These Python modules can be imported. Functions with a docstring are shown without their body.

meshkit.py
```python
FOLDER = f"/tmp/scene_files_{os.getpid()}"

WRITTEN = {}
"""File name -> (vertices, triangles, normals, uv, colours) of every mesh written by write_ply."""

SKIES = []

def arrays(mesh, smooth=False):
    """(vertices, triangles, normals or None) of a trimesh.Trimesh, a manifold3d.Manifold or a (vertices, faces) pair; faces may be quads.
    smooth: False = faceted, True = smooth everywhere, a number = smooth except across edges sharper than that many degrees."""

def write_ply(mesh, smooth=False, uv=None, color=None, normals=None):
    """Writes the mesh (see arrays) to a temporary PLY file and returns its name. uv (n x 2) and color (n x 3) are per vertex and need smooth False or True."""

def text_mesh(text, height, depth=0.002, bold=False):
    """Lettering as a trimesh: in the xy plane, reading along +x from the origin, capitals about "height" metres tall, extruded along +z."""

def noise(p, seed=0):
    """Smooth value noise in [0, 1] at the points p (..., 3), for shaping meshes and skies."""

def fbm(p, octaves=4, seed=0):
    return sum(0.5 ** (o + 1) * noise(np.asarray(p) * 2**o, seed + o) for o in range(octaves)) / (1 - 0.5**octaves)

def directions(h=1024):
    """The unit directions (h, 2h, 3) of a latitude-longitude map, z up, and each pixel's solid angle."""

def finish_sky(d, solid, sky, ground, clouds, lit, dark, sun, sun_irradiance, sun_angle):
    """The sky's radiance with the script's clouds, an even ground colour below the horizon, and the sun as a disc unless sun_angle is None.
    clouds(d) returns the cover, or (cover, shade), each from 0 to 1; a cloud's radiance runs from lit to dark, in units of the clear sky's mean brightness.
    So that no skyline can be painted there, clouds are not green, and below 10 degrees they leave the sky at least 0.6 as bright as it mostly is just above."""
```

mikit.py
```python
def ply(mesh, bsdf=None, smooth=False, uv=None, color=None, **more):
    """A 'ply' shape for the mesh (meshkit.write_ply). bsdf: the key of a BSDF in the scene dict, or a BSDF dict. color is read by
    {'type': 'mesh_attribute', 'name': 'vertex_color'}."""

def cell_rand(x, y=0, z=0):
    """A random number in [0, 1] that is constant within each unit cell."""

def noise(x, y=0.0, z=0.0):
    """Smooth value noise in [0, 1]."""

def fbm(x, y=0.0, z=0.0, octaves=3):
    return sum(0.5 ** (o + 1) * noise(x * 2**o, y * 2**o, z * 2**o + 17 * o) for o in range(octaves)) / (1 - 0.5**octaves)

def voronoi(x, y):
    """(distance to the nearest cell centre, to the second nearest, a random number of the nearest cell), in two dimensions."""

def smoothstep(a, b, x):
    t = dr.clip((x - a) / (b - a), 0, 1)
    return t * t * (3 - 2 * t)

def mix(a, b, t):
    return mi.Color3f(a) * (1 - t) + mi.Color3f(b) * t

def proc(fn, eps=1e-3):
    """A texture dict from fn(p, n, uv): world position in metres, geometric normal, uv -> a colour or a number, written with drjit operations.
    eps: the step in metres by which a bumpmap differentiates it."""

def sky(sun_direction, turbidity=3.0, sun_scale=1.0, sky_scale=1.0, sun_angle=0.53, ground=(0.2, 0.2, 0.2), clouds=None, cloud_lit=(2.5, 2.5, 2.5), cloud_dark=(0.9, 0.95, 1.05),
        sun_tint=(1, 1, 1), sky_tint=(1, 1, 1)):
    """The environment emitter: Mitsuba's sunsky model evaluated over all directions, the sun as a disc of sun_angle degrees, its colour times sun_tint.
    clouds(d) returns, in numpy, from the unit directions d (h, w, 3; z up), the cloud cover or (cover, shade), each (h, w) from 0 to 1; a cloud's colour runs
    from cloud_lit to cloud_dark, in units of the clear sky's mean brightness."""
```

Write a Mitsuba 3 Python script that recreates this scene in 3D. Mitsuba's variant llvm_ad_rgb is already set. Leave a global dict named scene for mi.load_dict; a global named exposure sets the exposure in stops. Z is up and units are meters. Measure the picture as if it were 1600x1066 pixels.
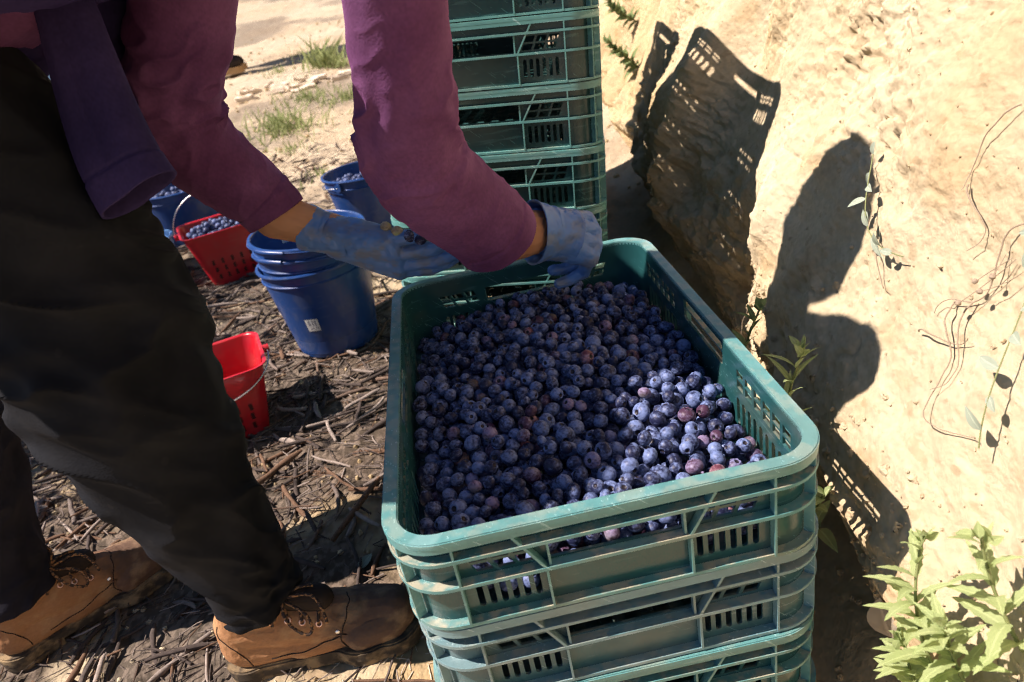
import math, random
import numpy as np, trimesh, manifold3d as m3, shapely.geometry as sg, shapely.affinity as sa
from shapely.ops import unary_union
import drjit as dr, mitsuba as mi, mikit, meshkit
from mikit import proc, noise, fbm, smoothstep, mix, voronoi, cell_rand

rng = np.random.default_rng(7); random.seed(7)
PI = math.pi
scene, labels = {'type': 'scene'}, {}
T = mi.ScalarTransform4f
exposure = 2.75

# ------------------------------------------------------------------ camera
def camera():
    rx, ry, rz = 1.09, -0.198, -0.036                  # pitch, roll, heading
    cx, sx, cy, sy, cz, sz = (f(a) for a in (rx, ry, rz) for f in (math.cos, math.sin))
    R = np.array([[cz, -sz, 0], [sz, cz, 0], [0, 0, 1]]) @ np.array([[1, 0, 0], [0, cx, -sx], [0, sx, cx]]) @ np.array([[cy, -sy, 0], [sy, cy, 0], [0, 0, 1]])
    eye = np.array([0.127, -0.471, 0.418])
    return {'type': 'thinlens', 'fov': math.degrees(2 * math.atan(800 / 1140.4)), 'fov_axis': 'x', 'near_clip': 0.02, 'far_clip': 2000.0,
            'aperture_radius': 0.0018, 'focus_distance': 0.86,
            'to_world': T().look_at(origin=eye.tolist(), target=(eye - R[:, 2]).tolist(), up=R[:, 1].tolist())}
scene['camera'] = camera()

# ------------------------------------------------------------------ daylight
SUN_AZ, SUN_EL = math.radians(-4), math.radians(53)
SUN = np.array([-math.cos(SUN_AZ) * math.cos(SUN_EL), math.sin(SUN_AZ) * math.cos(SUN_EL), math.sin(SUN_EL)])
scene['sky'] = mikit.sky(SUN, turbidity=3, sky_scale=0.40, sky_tint=(0.92, 1.0, 1.14), sun_tint=(0.96, 1.0, 1.2), ground=(0.3, 0.25, 0.19))

# ------------------------------------------------------------------ helpers
def num(key):
    if key not in scene and key not in labels: return key
    k = 1
    while f'{key}_{k:03d}' in scene or f'{key}_{k:03d}' in labels: k += 1
    return f'{key}_{k:03d}'
_taken = {}
def fresh(base):
    n = _taken.get(base, 0); _taken[base] = n + 1
    return base if n == 0 else f'{base}_{n:03d}'
def thing(name, label, cat, group=None):
    k = fresh(name); labels[k] = {'label': label, 'category': cat}
    if group: labels[k]['group'] = group
    return k
def part(parent, name, shape, label=None):
    k = fresh(parent + '__' + name); scene[k] = shape
    if label: labels[k] = {'label': label}
    return k
def single(name, shape, label, cat, group=None, kind=None):
    k = fresh(name); scene[k] = shape; labels[k] = {'label': label}
    if cat: labels[k]['category'] = cat
    if group: labels[k]['group'] = group
    if kind: labels[k]['kind'] = kind
    return k
def P(mesh, bsdf, smooth=False, M=None, **kw):
    d = mikit.ply(mesh, bsdf, smooth=smooth, **kw)
    if M is not None: d['to_world'] = T(np.asarray(M, float).tolist())
    return d
def at(shape, M):
    return {**shape, 'to_world': T(np.asarray(M, float).tolist())}
def mat(loc=(0, 0, 0), rz=0.0, rx=0.0, ry=0.0, s=1.0):
    M = trimesh.transformations.euler_matrix(rx, ry, rz, 'sxyz'); M[:3, :3] *= s; M[:3, 3] = loc
    return M
def cat(ms):
    return trimesh.util.concatenate([m if isinstance(m, trimesh.Trimesh) else trimesh.Trimesh(*m, process=False) for m in ms])
def box(x0, x1, y0, y1, z0, z1):
    m = trimesh.creation.box((x1 - x0, y1 - y0, z1 - z0)); m.apply_translation(((x0 + x1) / 2, (y0 + y1) / 2, (z0 + z1) / 2)); return m
def extrude(poly, h, z=0.0):
    polys = poly.geoms if hasattr(poly, 'geoms') else [poly]
    ms = [trimesh.creation.extrude_polygon(p, h) for p in polys if p.area > 1e-9]
    m = cat(ms); m.apply_translation((0, 0, z)); return m
def spline(pts, n):
    from scipy.interpolate import CubicSpline
    pts = np.asarray(pts, float); d = np.r_[0, np.cumsum(np.linalg.norm(np.diff(pts[:, :3], axis=0), axis=1))]
    return CubicSpline(d / d[-1], pts)(np.linspace(0, 1, n))
def grid_mesh(V, wrap=False, cap0=False, cap1=False):
    a, b = V.shape[:2]; idx = np.arange(a * b).reshape(a, b)
    j = np.roll(idx, -1, 1) if wrap else idx[:, 1:]
    i0 = idx if wrap else idx[:, :-1]
    F = np.concatenate([np.stack([i0[:-1], j[:-1], j[1:]], -1).reshape(-1, 3), np.stack([i0[:-1], j[1:], i0[1:]], -1).reshape(-1, 3)])
    V = V.reshape(-1, 3)
    if cap0: V = np.vstack([V, V[:b].mean(0)]); c = len(V) - 1; F = np.vstack([F, np.stack([np.roll(np.arange(b), -1), np.arange(b), np.full(b, c)], 1)])
    if cap1: V = np.vstack([V, V[(a - 1) * b:a * b].mean(0)]); c = len(V) - 1; k = (a - 1) * b + np.arange(b); F = np.vstack([F, np.stack([k, np.roll(k, -1), np.full(b, c)], 1)])
    m = trimesh.Trimesh(V, F, process=False)
    if wrap and m.volume < 0: m.invert()
    return m
def frames(C, ref=(0, 0, 1)):
    t = np.gradient(C, axis=0); t /= np.linalg.norm(t, axis=1, keepdims=True)
    u = np.cross(ref, t[0]);
    if np.linalg.norm(u) < 1e-3: u = np.cross((0, 1, 0), t[0])
    U = [u / np.linalg.norm(u)]
    for k in range(1, len(C)):
        u = U[-1] - t[k] * np.dot(U[-1], t[k]); U.append(u / np.linalg.norm(u))
    U = np.array(U); return t, U, np.cross(t, U)
def sweep(C, r, n=10, fn=None, cap=True, ref=(0, 0, 1)):
    """A tube along the points C, radius r (number or per point), fn(s, phi, C) scales the radius."""
    C = np.asarray(C, float); t, U, W = frames(C, ref)
    ph = np.linspace(0, 2 * PI, n, endpoint=False); r = np.broadcast_to(np.asarray(r, float), (len(C),))
    rr = r[:, None] * np.ones(n)
    if fn is not None: rr = fn(np.linspace(0, 1, len(C))[:, None], ph[None, :], rr)
    V = C[:, None] + rr[..., None] * (np.cos(ph)[None, :, None] * U[:, None] + np.sin(ph)[None, :, None] * W[:, None])
    return grid_mesh(V, True, cap, cap)
def lathe(prof, n=48):
    prof = np.asarray(prof, float); ph = np.linspace(0, 2 * PI, n, endpoint=False)
    V = np.stack([prof[:, 0, None] * np.cos(ph), prof[:, 0, None] * np.sin(ph), prof[:, 1, None] * np.ones(n)], -1)
    return grid_mesh(V, True)
def hulls(bones, edge=0.012, smooth=8):
    """One smooth body from bones [(p0, r0, p1, r1), ...]."""
    def ball(p, r):
        s = m3.Manifold.sphere(float(r), 20); return s.translate([float(x) for x in p])
    parts = [m3.Manifold.batch_hull([ball(a, ra), ball(b, rb)]) for a, ra, b, rb in bones]
    b = m3.Manifold.batch_boolean(parts, m3.OpType.Add).refine_to_length(edge).to_mesh()
    m = trimesh.Trimesh(b.vert_properties[:, :3], b.tri_verts, process=True)
    if smooth: trimesh.smoothing.filter_taubin(m, 0.5, 0.53, iterations=smooth)
    return m
def nz(p, f=1.0, o=3, seed=0):
    return meshkit.fbm(np.asarray(p, float) * f, o, seed) * 2 - 1

# ------------------------------------------------------------------ materials
def principled(color, rough=0.6, spec=0.4, **kw):
    d = {'type': 'principled', 'base_color': color if isinstance(color, dict) else {'type': 'rgb', 'value': list(color)}, 'roughness': rough, 'specular': spec}
    d.update(kw); return d
def two(d): return {'type': 'twosided', 'bsdf': d}
def bumped(d, fn, scale=1.0, eps=1e-3):
    return {'type': 'bumpmap', 'arbitrary': proc(fn, eps), 'scale': scale, 'bsdf': d}

def plastic_color(base, dusty, amount):
    def fn(p, n, uv):
        a = fbm(p.x * 60, p.y * 60, p.z * 60, 3)
        scr = smoothstep(0.62, 0.78, fbm(p.x * 25 + 3, p.y * 25, p.z * 160, 3))
        up = smoothstep(0.5, 0.95, n.z) * smoothstep(0.38, 0.66, fbm(p.x * 75, p.y * 75, p.z * 75 + 9, 4))
        c = mix(mi.Color3f(base) * 0.85, mi.Color3f(base) * 1.18, a)
        c = mix(c, mi.Color3f(dusty), scr * 0.38)
        grime = smoothstep(0.5, 0.75, fbm(p.x * 14, p.y * 14 + 5, p.z * 20, 4))
        c = mix(c, mi.Color3f(0.24, 0.19, 0.12), grime * 0.55 * amount)
        hair = smoothstep(0.80, 0.86, noise(p.x * 30 + p.y * 22 + p.z * 55, p.y * 420 + p.x * 35, p.z * 420 + p.x * 410)) * smoothstep(0.4, 0.6, noise(p.x * 17, p.y * 17, p.z * 17))
        c = mix(c, mi.Color3f(dusty) * 1.2, hair * 0.5)
        return mix(c, mi.Color3f(0.42, 0.36, 0.25), up * amount)
    return fn
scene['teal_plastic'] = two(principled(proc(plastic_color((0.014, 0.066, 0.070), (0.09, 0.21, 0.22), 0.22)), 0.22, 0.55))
scene['worn_teal_plastic'] = two(principled(proc(plastic_color((0.085, 0.222, 0.222), (0.24, 0.40, 0.40), 0.22)), 0.30, 0.5))  # rims and ribs: paler copy, their sunlit look put into the colour
scene['dusty_sunlit_ledge'] = two(principled(proc(plastic_color((0.085, 0.222, 0.222), (0.24, 0.40, 0.40), 0.75)), 0.4, 0.45))  # real dust over the same paler base with sunlight painted in
scene['worn_faded_plastic'] = two(principled(proc(plastic_color((0.120, 0.228, 0.258), (0.34, 0.45, 0.48), 0.35)), 0.4, 0.5))  # edges of the faded crate, sunlight painted in as a paler tone
scene['worn_dark_teal_plastic'] = two(principled(proc(plastic_color((0.090, 0.245, 0.235), (0.32, 0.50, 0.48), 0.3)), 0.34, 0.5))  # rear crate edges: bright lit look painted into the base colour
scene['faded_plastic'] = two(principled(proc(plastic_color((0.032, 0.090, 0.104), (0.17, 0.28, 0.31), 0.26)), 0.32, 0.5))
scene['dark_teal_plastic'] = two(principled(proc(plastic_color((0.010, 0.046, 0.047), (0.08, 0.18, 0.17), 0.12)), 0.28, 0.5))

def berry_color(p, n, uv):
    r = uv.x; lat = uv.y
    fine = fbm(p.x * 420, p.y * 420, p.z * 420, 3); big = fbm(p.x * 110, p.y * 110, p.z * 110 + 4, 2)
    bloom = smoothstep(0.33, 0.74, 0.55 * fine + 0.45 * big + 0.25 * (cell_rand(r * 977) - 0.5))
    skin = mi.Color3f(0.011, 0.014, 0.046); wax = mi.Color3f(0.172, 0.232, 0.450)
    purple = smoothstep(0.87, 0.91, r); red = smoothstep(0.98, 0.982, r); green = smoothstep(0.994, 0.995, r)
    skin = mix(skin, mi.Color3f(0.052, 0.020, 0.045), purple); wax = mix(wax, mi.Color3f(0.24, 0.20, 0.34), purple)
    skin = mix(skin, mi.Color3f(0.105, 0.028, 0.045), red); wax = mix(wax, mi.Color3f(0.34, 0.22, 0.28), red)
    pale = smoothstep(0.5, 0.95, lat) * (0.35 * purple + 0.9 * green)
    skin = mix(skin, mi.Color3f(0.15, 0.15, 0.075), dr.maximum(pale, green * 0.75)); wax = mix(wax, mi.Color3f(0.26, 0.27, 0.17), dr.maximum(pale, green * 0.7))
    c = mix(skin, wax, bloom * 0.84)
    return mix(c, mi.Color3f(0.018, 0.014, 0.02), 1 - smoothstep(0.075, 0.105, lat))
scene['berry_skin'] = principled(proc(berry_color), 0.5, 0.35, sheen=0.3)

def soil_tone(p, wet=0.0):
    big = fbm(p.x * 2.2, p.y * 2.2, p.z * 2.2, 4); mid = fbm(p.x * 14, p.y * 14, p.z * 14 + 3, 4); fine = fbm(p.x * 160, p.y * 160, p.z * 160, 3)
    c = mix(mi.Color3f(0.55, 0.40, 0.225), mi.Color3f(0.63, 0.51, 0.345), smoothstep(0.3, 0.7, big))
    c = mix(c, mi.Color3f(0.46, 0.28, 0.12), smoothstep(0.52, 0.78, mid) * 0.42)
    c = mix(c, mi.Color3f(0.66, 0.53, 0.35), smoothstep(0.55, 0.8, fbm(p.x * 7, p.y * 7 + 8, p.z * 9, 3)) * 0.6)
    return c * mi.Color3f(1.02, 1.055, 1.06) * (0.58 + 0.28 * fine)
def bank_color(p, n, uv):
    c = soil_tone(p)
    chip = smoothstep(0.62, 0.74, fbm(p.x * 48, p.y * 48 + 7, p.z * 70, 4))
    return mix(c, mi.Color3f(0.25, 0.155, 0.07), chip * 0.32)
def bank_bump(p, n, uv):
    return fbm(p.x * 95 + p.z * 20, p.y * 95, p.z * 100, 4) * 0.004 + dr.abs(fbm(p.x * 42 + p.z * 9, p.y * 42, p.z * 50 + 4, 4) - 0.5) * -0.008 + fbm(p.x * 420, p.y * 420, p.z * 420, 2) * 0.0012
scene['bank_soil'] = bumped(principled(proc(bank_color), 0.95, 0.1), bank_bump, 0.7)
def ground_color(p, n, uv):
    c = soil_tone(p) * 0.98
    c = mix(c, mi.Color3f(0.36, 0.305, 0.235) * (0.7 + 0.6 * fbm(p.x * 22, p.y * 22, 0.0, 4)), 0.55 * smoothstep(1.2, 2.6, p.y))
    litter = smoothstep(0.24, 0.44, fbm(p.x * 5 + 11, p.y * 5, 1.0, 4)) * smoothstep(0.0, -0.14, p.x) * smoothstep(2.9, 1.7, p.y) * smoothstep(0.24, 0.34, p.y + 0.9 * dr.maximum(-0.3 - p.x, 0))
    patch = smoothstep(0.52, 0.66, fbm(p.x * 1.4 + 3, p.y * 1.4, 2.0, 4)) * smoothstep(1.6, 3.0, p.y) * 0.6
    crumbs = fbm(p.x * 120, p.y * 75, 5.0, 4)
    c = mix(c, mix(mi.Color3f(0.038, 0.030, 0.027), mi.Color3f(0.12, 0.094, 0.078), smoothstep(0.35, 0.65, crumbs)), dr.maximum(litter, patch) * 0.9)
    return c
def ground_bump(p, n, uv):
    return fbm(p.x * 70, p.y * 70, p.z * 70, 4) * 0.005 + fbm(p.x * 380, p.y * 380, 0.0, 2) * 0.0014
scene['ground_soil'] = bumped(principled(proc(ground_color), 0.95, 0.1), ground_bump, 1.0)

# ------------------------------------------------------------------ ground and bank
def gz(x, y):
    y = np.asarray(y, float)
    return -0.43 + 0.1 * np.logaddexp(0, (np.minimum(y, 30) - 1.15) * 6) / 6
def bank_x(y, z):
    """The earth wall's face: undercut below z = -0.2, leaning back above."""
    y = np.asarray(y, float); z = np.asarray(z, float); yy = np.clip(y, -1.5, 14)
    up = np.maximum(z + 0.2, 0)
    x = 0.452 + 0.14 * yy + 0.44 * up + 0.30 * np.maximum(z - 0.75, 0) ** 1.5
    x = x + 0.10 * np.clip((-0.2 - z) / 0.23, 0, 1.2) * np.clip((yy + 0.1) / 0.25, 0.15, 1)
    return x
def axis_grid(segs):
    return np.unique(np.concatenate([np.linspace(a, b, n) for a, b, n in segs]))
def make_bank():
    ys = axis_grid([(-3, -0.4, 60), (-0.4, 1.55, 480), (1.55, 3.2, 170), (3.2, 14, 120)])
    zs = axis_grid([(-0.62, -0.45, 12), (-0.45, 0.62, 300), (0.62, 1.6, 60), (1.6, 2.6, 16)])
    Z, Y = np.meshgrid(zs, ys, indexing='ij')
    Z = Z + 0.1 * np.clip(Y - 1.15, 0, 8) * np.clip((0.8 - Z) / 1.2, 0, 1)       # follow the ground as it rises
    X = bank_x(Y, Z)
    p = np.stack([X, Y, Z], -1)
    calm = 1 - 0.75 * np.exp(-((Y - 0.55) / 0.45) ** 4)
    d = 0.09 * calm * nz(p * [1, 1.0, 0.8], 1.9, 2, 5) + 0.024 * nz(p, 5.5, 2, 1) + 0.007 * nz(p, 15, 3, 2)
    # eroded gullies and buttresses that run down the slope
    g = nz(np.stack([Y * 2.3 - Z * 1.5, Z * 0.5, 0 * Y], -1), 1.0, 2, 9)
    d = d + 0.05 * calm * np.clip(np.abs(g) * 3 - 0.45, -0.45, 0.5)
    # flaky crust: thin overhanging chips, in patches
    q = p * [1, 1, 2.4]
    patch = np.clip(nz(p, 4.5, 2, 12) * 2.2 + 0.15, 0, 1)
    f1 = nz(q, 24, 3, 3); f2 = nz(q, 62, 2, 4); cr = nz(p * [1, 1, 1.7], 15, 3, 14)
    d = d + patch * (0.0036 * np.tanh(f1 * 7) + 0.0024 * np.tanh(f2 * 6)) + 0.0012 * f2 * 1.2
    d = d - (0.25 + 0.75 * patch) * 0.006 * np.clip(1 - np.abs(cr) / 0.035, 0, 1) * np.clip(nz(p, 7, 2, 15) * 4, 0, 1)
    # crumbling clods, thick in the washed-out foot of the bank
    bil = lambda f, sd: np.abs(nz(p * [1, 1, 1.2], f, 2, sd)) * 2 - 0.4
    low = np.clip((0.02 - Z) / 0.2, 0, 1) * np.clip((Y - 0.2) / 0.4, 0.25, 1)
    rough = np.clip(0.09 + 0.9 * low + 0.42 * patch, 0, 1.2)
    d = d - rough * (0.024 * bil(7, 21) + 0.0125 * bil(17, 22) + 0.0060 * bil(40, 23))
    d = d + 0.012 * calm * nz(p, 8.5, 2, 31)
    d = d - 0.0045 * np.clip(1 - np.abs(nz(p * [1, 1.3, 0.8], 6.5, 3, 33)) / 0.022, 0, 1) * np.clip(nz(p, 3.5, 2, 34) * 4 + 0.2, 0, 1)
    d = d + 0.010 * nz(np.stack([Y * 9 + Z * 5, Z * 2.2 - Y * 1.5, 0 * Y], -1), 1.0, 2, 24)
    # cavity washed out at the foot, behind the crates, and the bulge over it
    def blob(y, z, ry, rz, a): return a * np.exp(-((Y - y) / ry) ** 2 - ((Z - z) / rz) ** 2)
    d = d - blob(0.80, -0.20, 0.20, 0.13, 0.10) - blob(0.52, -0.24, 0.10, 0.10, 0.03) + blob(0.62, -0.02, 0.07, 0.10, 0.035) + blob(1.22, -0.05, 0.06, 0.30, 0.07) + blob(0.64, -0.08, 0.20, 0.12, 0.022)
    d = d * np.clip((Z + 0.60) / 0.25, 0.25, 1)
    X = X - d * 0.9; Zd = Z + d * 0.42
    # apron of loose sand at the foot
    V = np.stack([X, Y, Zd], -1)
    m = grid_mesh(V)
    top = np.stack([np.stack([X[-1] + k * 3, Y[-1], Zd[-1] + 0.1 * k], -1) for k in (0, 1, 4, 20)], 0)
    mt = grid_mesh(top)
    back = cat([m, mt])
    if back.face_normals[:, 0].mean() > 0: back.invert()
    return back
bank_mesh = make_bank()
single('bank', P(bank_mesh, 'bank_soil', True), 'sunlit sandy earth bank beside the crates, eroded into ledges and gullies', None, kind='structure')

def make_ground():
    xs = axis_grid([(-400, -14, 16), (-14, -2.2, 70), (-2.2, -0.9, 110), (-0.9, 0.85, 300), (0.85, 2.2, 14), (2.2, 400, 12)])
    ys = axis_grid([(-60, -0.7, 16), (-0.7, -0.1, 50), (-0.1, 1.6, 290), (1.6, 4, 180), (4, 14, 120), (14, 60, 24), (60, 600, 10)])
    Y, X = np.meshgrid(ys, xs, indexing='ij'); Z = gz(X, Y)
    p = np.stack([X, Y, 0 * X], -1)
    near = np.exp(-np.maximum(np.hypot(X, Y - 1) - 6, 0) / 8)
    Z = Z + near * (0.030 * nz(p, 1.3, 3, 2) + 0.012 * nz(p, 6, 3, 3) + 0.006 * nz(p, 24, 3, 4) + 0.0025 * nz(p, 80, 2, 6))
    # sand piled against the foot of the bank
    toe = bank_x(Y, np.full_like(Y, -0.36))
    Z = Z + np.clip(1 - (toe - X) / 0.16, 0, 1.6) ** 2 * (0.055 + 0.03 * nz(p, 5, 2, 8)) * (np.abs(Y) < 14) * (X < 3)
    # level under the stacks
    for cx, cy, hx, hy in ((0.2, 0.3, 0.2, 0.3), (0.26, 1.08, 0.3, 0.36)):
        w = np.clip(1.5 - np.maximum(np.abs(X - cx) / hx, np.abs(Y - cy) / hy), 0, 0.3) / 0.3
        Z = Z * (1 - w) + np.minimum(Z, gz(X, Y) - 0.005) * w
    return grid_mesh(np.stack([X, Y, Z], -1)), (xs, ys, Z)
gm, (GX, GY, GZ) = make_ground()
from scipy.interpolate import RegularGridInterpolator
_gi = RegularGridInterpolator((GY, GX), GZ, bounds_error=False, fill_value=-0.43)
def ground_z(x, y): return _gi(np.stack([np.asarray(y, float), np.asarray(x, float)], -1))
if gm.face_normals[0, 2] < 0: gm.invert()
single('ground', P(gm, 'ground_soil', True), 'sandy ground strewn with twigs and bark', None, kind='structure')

# ------------------------------------------------------------------ fruit crates
CW, CD, CH, CR, INS = 0.400, 0.595, 0.106, 0.050, 0.0115
def rrect(off=0.0):
    r = CR - off
    return sg.box(r + off, r + off, CW - r - off, CD - r - off).buffer(r, 10)
def holes(L, long):
    hs = []
    def para(x0, x1, z0, z1, sk): hs.append(sg.Polygon([(x0, z0), (x1, z0), (x1 + sk, z1), (x0 + sk, z1)]))
    def slots(a, b, n, z0, z1):
        st = (b - a) / n; w = st * 0.56
        for k in range(n):
            c = a + st * (k + 0.5); hs.append(sg.LineString([(c, z0 + w / 2), (c, z1 - w / 2)]).buffer(w / 2, 3))
    if not long:
        hs.append(sg.box(0.139, -0.0525, 0.261, -0.0285).buffer(-0.003).buffer(0.003, 3))
        for sgn in (1, -1):
            f = (lambda x: x) if sgn > 0 else (lambda x: L - x)
            for (z0, z1, o) in ((-0.0385, -0.0295, 0.0), (-0.0505, -0.0415, 0.004)):
                for k in range(3):
                    a = 0.066 + k * 0.0195 + o; b = a + 0.0155
                    q = [(f(a), z1), (f(b), z1), (f(b + 0.004), z0), (f(a + 0.004), z0)]
                    hs.append(sg.Polygon(q).buffer(0))
            a, b = sorted((f(0.067), f(0.130))); slots(a, b, 6, -0.0925, -0.064)
    else:
        hs.append(sg.box(0.232, -0.038, L - 0.232, -0.009).buffer(-0.004).buffer(0.004, 3))
        for sgn in (1, -1):
            f = (lambda x: x) if sgn > 0 else (lambda x: L - x)
            for (z0, z1) in ((-0.0305, -0.020), (-0.0435, -0.033)):
                for k in range(6):
                    a = 0.064 + k * 0.0222; hs.append(sg.box(min(f(a), f(a + 0.0165)), z0, max(f(a), f(a + 0.0165)), z1))
            a, b = sorted((f(0.064), f(0.197))); slots(a, b, 9, -0.092, -0.057)
    return hs
def crate_parts():
    out = []                                            # (name, mesh, smooth)
    zb, zt, th = -0.1035, -0.003, 0.003
    def flat(L, long):
        poly = sg.box(CR, zb, L - CR, zt).difference(unary_union(holes(L, long)))
        m = extrude(poly, th)                           # (s, z, depth)
        m.vertices = m.vertices[:, [0, 2, 1]] * [1, 1, 1]; m.invert(); return m
    def arc(cx, cy, a0):
        a = np.radians(np.linspace(a0, a0 + 90, 12)); r0, r1 = CR - INS, CR - INS - th
        ring = np.array([[r0, zb], [r1, zb], [r1, zt], [r0, zt], [r0, zb]])
        V = np.stack([np.stack([cx + np.cos(t) * ring[:, 0], cy + np.sin(t) * ring[:, 0], ring[:, 1]], -1) for t in a])
        return grid_mesh(V)
    e = flat(CW, False); e.apply_translation((0, INS, 0))
    out.append(('end_wall', cat([e, arc(CR, CR, 180), arc(CW - CR, CR, 270)]), 35))
    e2 = flat(CW, False); e2.apply_transform(mat((CW, CD - INS, 0), PI))
    out.append(('end_wall', cat([e2, arc(CW - CR, CD - CR, 0), arc(CR, CD - CR, 90)]), 35))
    s = flat(CD, True); s.apply_transform(mat((CW - INS, 0, 0), PI / 2)); out.append(('side_wall', s, False))
    s = flat(CD, True); s.apply_transform(mat((INS, CD, 0), -PI / 2)); out.append(('side_wall', s, False))
    # lip: a rolled, bevelled flange with a short skirt
    inner = rrect(INS + th)
    lip = [extrude(rrect(0).difference(inner), 0.0046, -0.0056), extrude(rrect(0.0012).difference(rrect(INS + th - 0.001)), 0.001, -0.001),
           extrude(rrect(0.0005).difference(rrect(0.0032)), 0.0075, -0.0115)]
    out.append(('rim', cat(lip), 30))
    for z, o in ((-0.0255, 0.0), (-0.0565, 0.0005), (-0.1035, 0.0015)):
        out.append(('ledge', cat([extrude(rrect(o).difference(rrect(INS + 0.0005)), 0.0022, z), extrude(rrect(o).difference(rrect(o + 0.002)), 0.0036, z - 0.0007)]), 30))
    def plate(x, y, ang, z0, z1, d=INS - 0.001, off=0.0007, t=0.0022):
        b = box(-t / 2, t / 2, off, d, z0, z1); b.apply_transform(mat((x, y, 0), ang)); return b
    full, low = (-0.1035, -0.0105), (-0.1013, -0.058)
    for y0, ang in ((0, 0), (CD, PI)):
        px = (lambda s: s) if y0 == 0 else (lambda s: CW - s)
        for s_, zz in ((0.058, full), (0.342, full), (0.135, low), (0.265, low)): out.append(('rib', plate(px(s_), y0, ang, *zz), False))
        for a, b in ((0.110, 0.135), (0.290, 0.265)):
            q = sg.LineString([(a, -0.0105), (b, -0.0548)]).buffer(0.0013, 2)
            m = extrude(q, INS - 0.002); m.vertices = m.vertices[:, [0, 2, 1]]; m.invert(); m.apply_translation((0, 0.0009, 0))
            if y0: m.apply_transform(mat((CW, CD, 0), PI))
            out.append(('rib', m, False))
        for s_ in (0.139, 0.261):
            m = plate(px(s_), y0, ang, -0.0545, -0.0262, INS - 0.001, 0.003); out.append(('rib', m, False))
    for x0, ang in ((CW, PI / 2), (0, -PI / 2)):
        for s_, zz in ((0.055, full), (0.215, full), (0.38, full), (0.54, full), (0.135, low), (0.46, low)): out.append(('rib', plate(x0, s_, ang, *zz), False))
    for cx, cy, a in ((CR, CR, 215), (CW - CR, CR, 318), (CW - CR, CD - CR, 45), (CR, CD - CR, 135)):
        t = math.radians(a); out.append(('rib', plate(cx + CR * math.cos(t), cy + CR * math.sin(t), t + PI / 2, *full, d=INS - 0.001, off=0.001), False))
    # perforated floor
    fl = rrect(INS + th - 0.0005)
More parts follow.
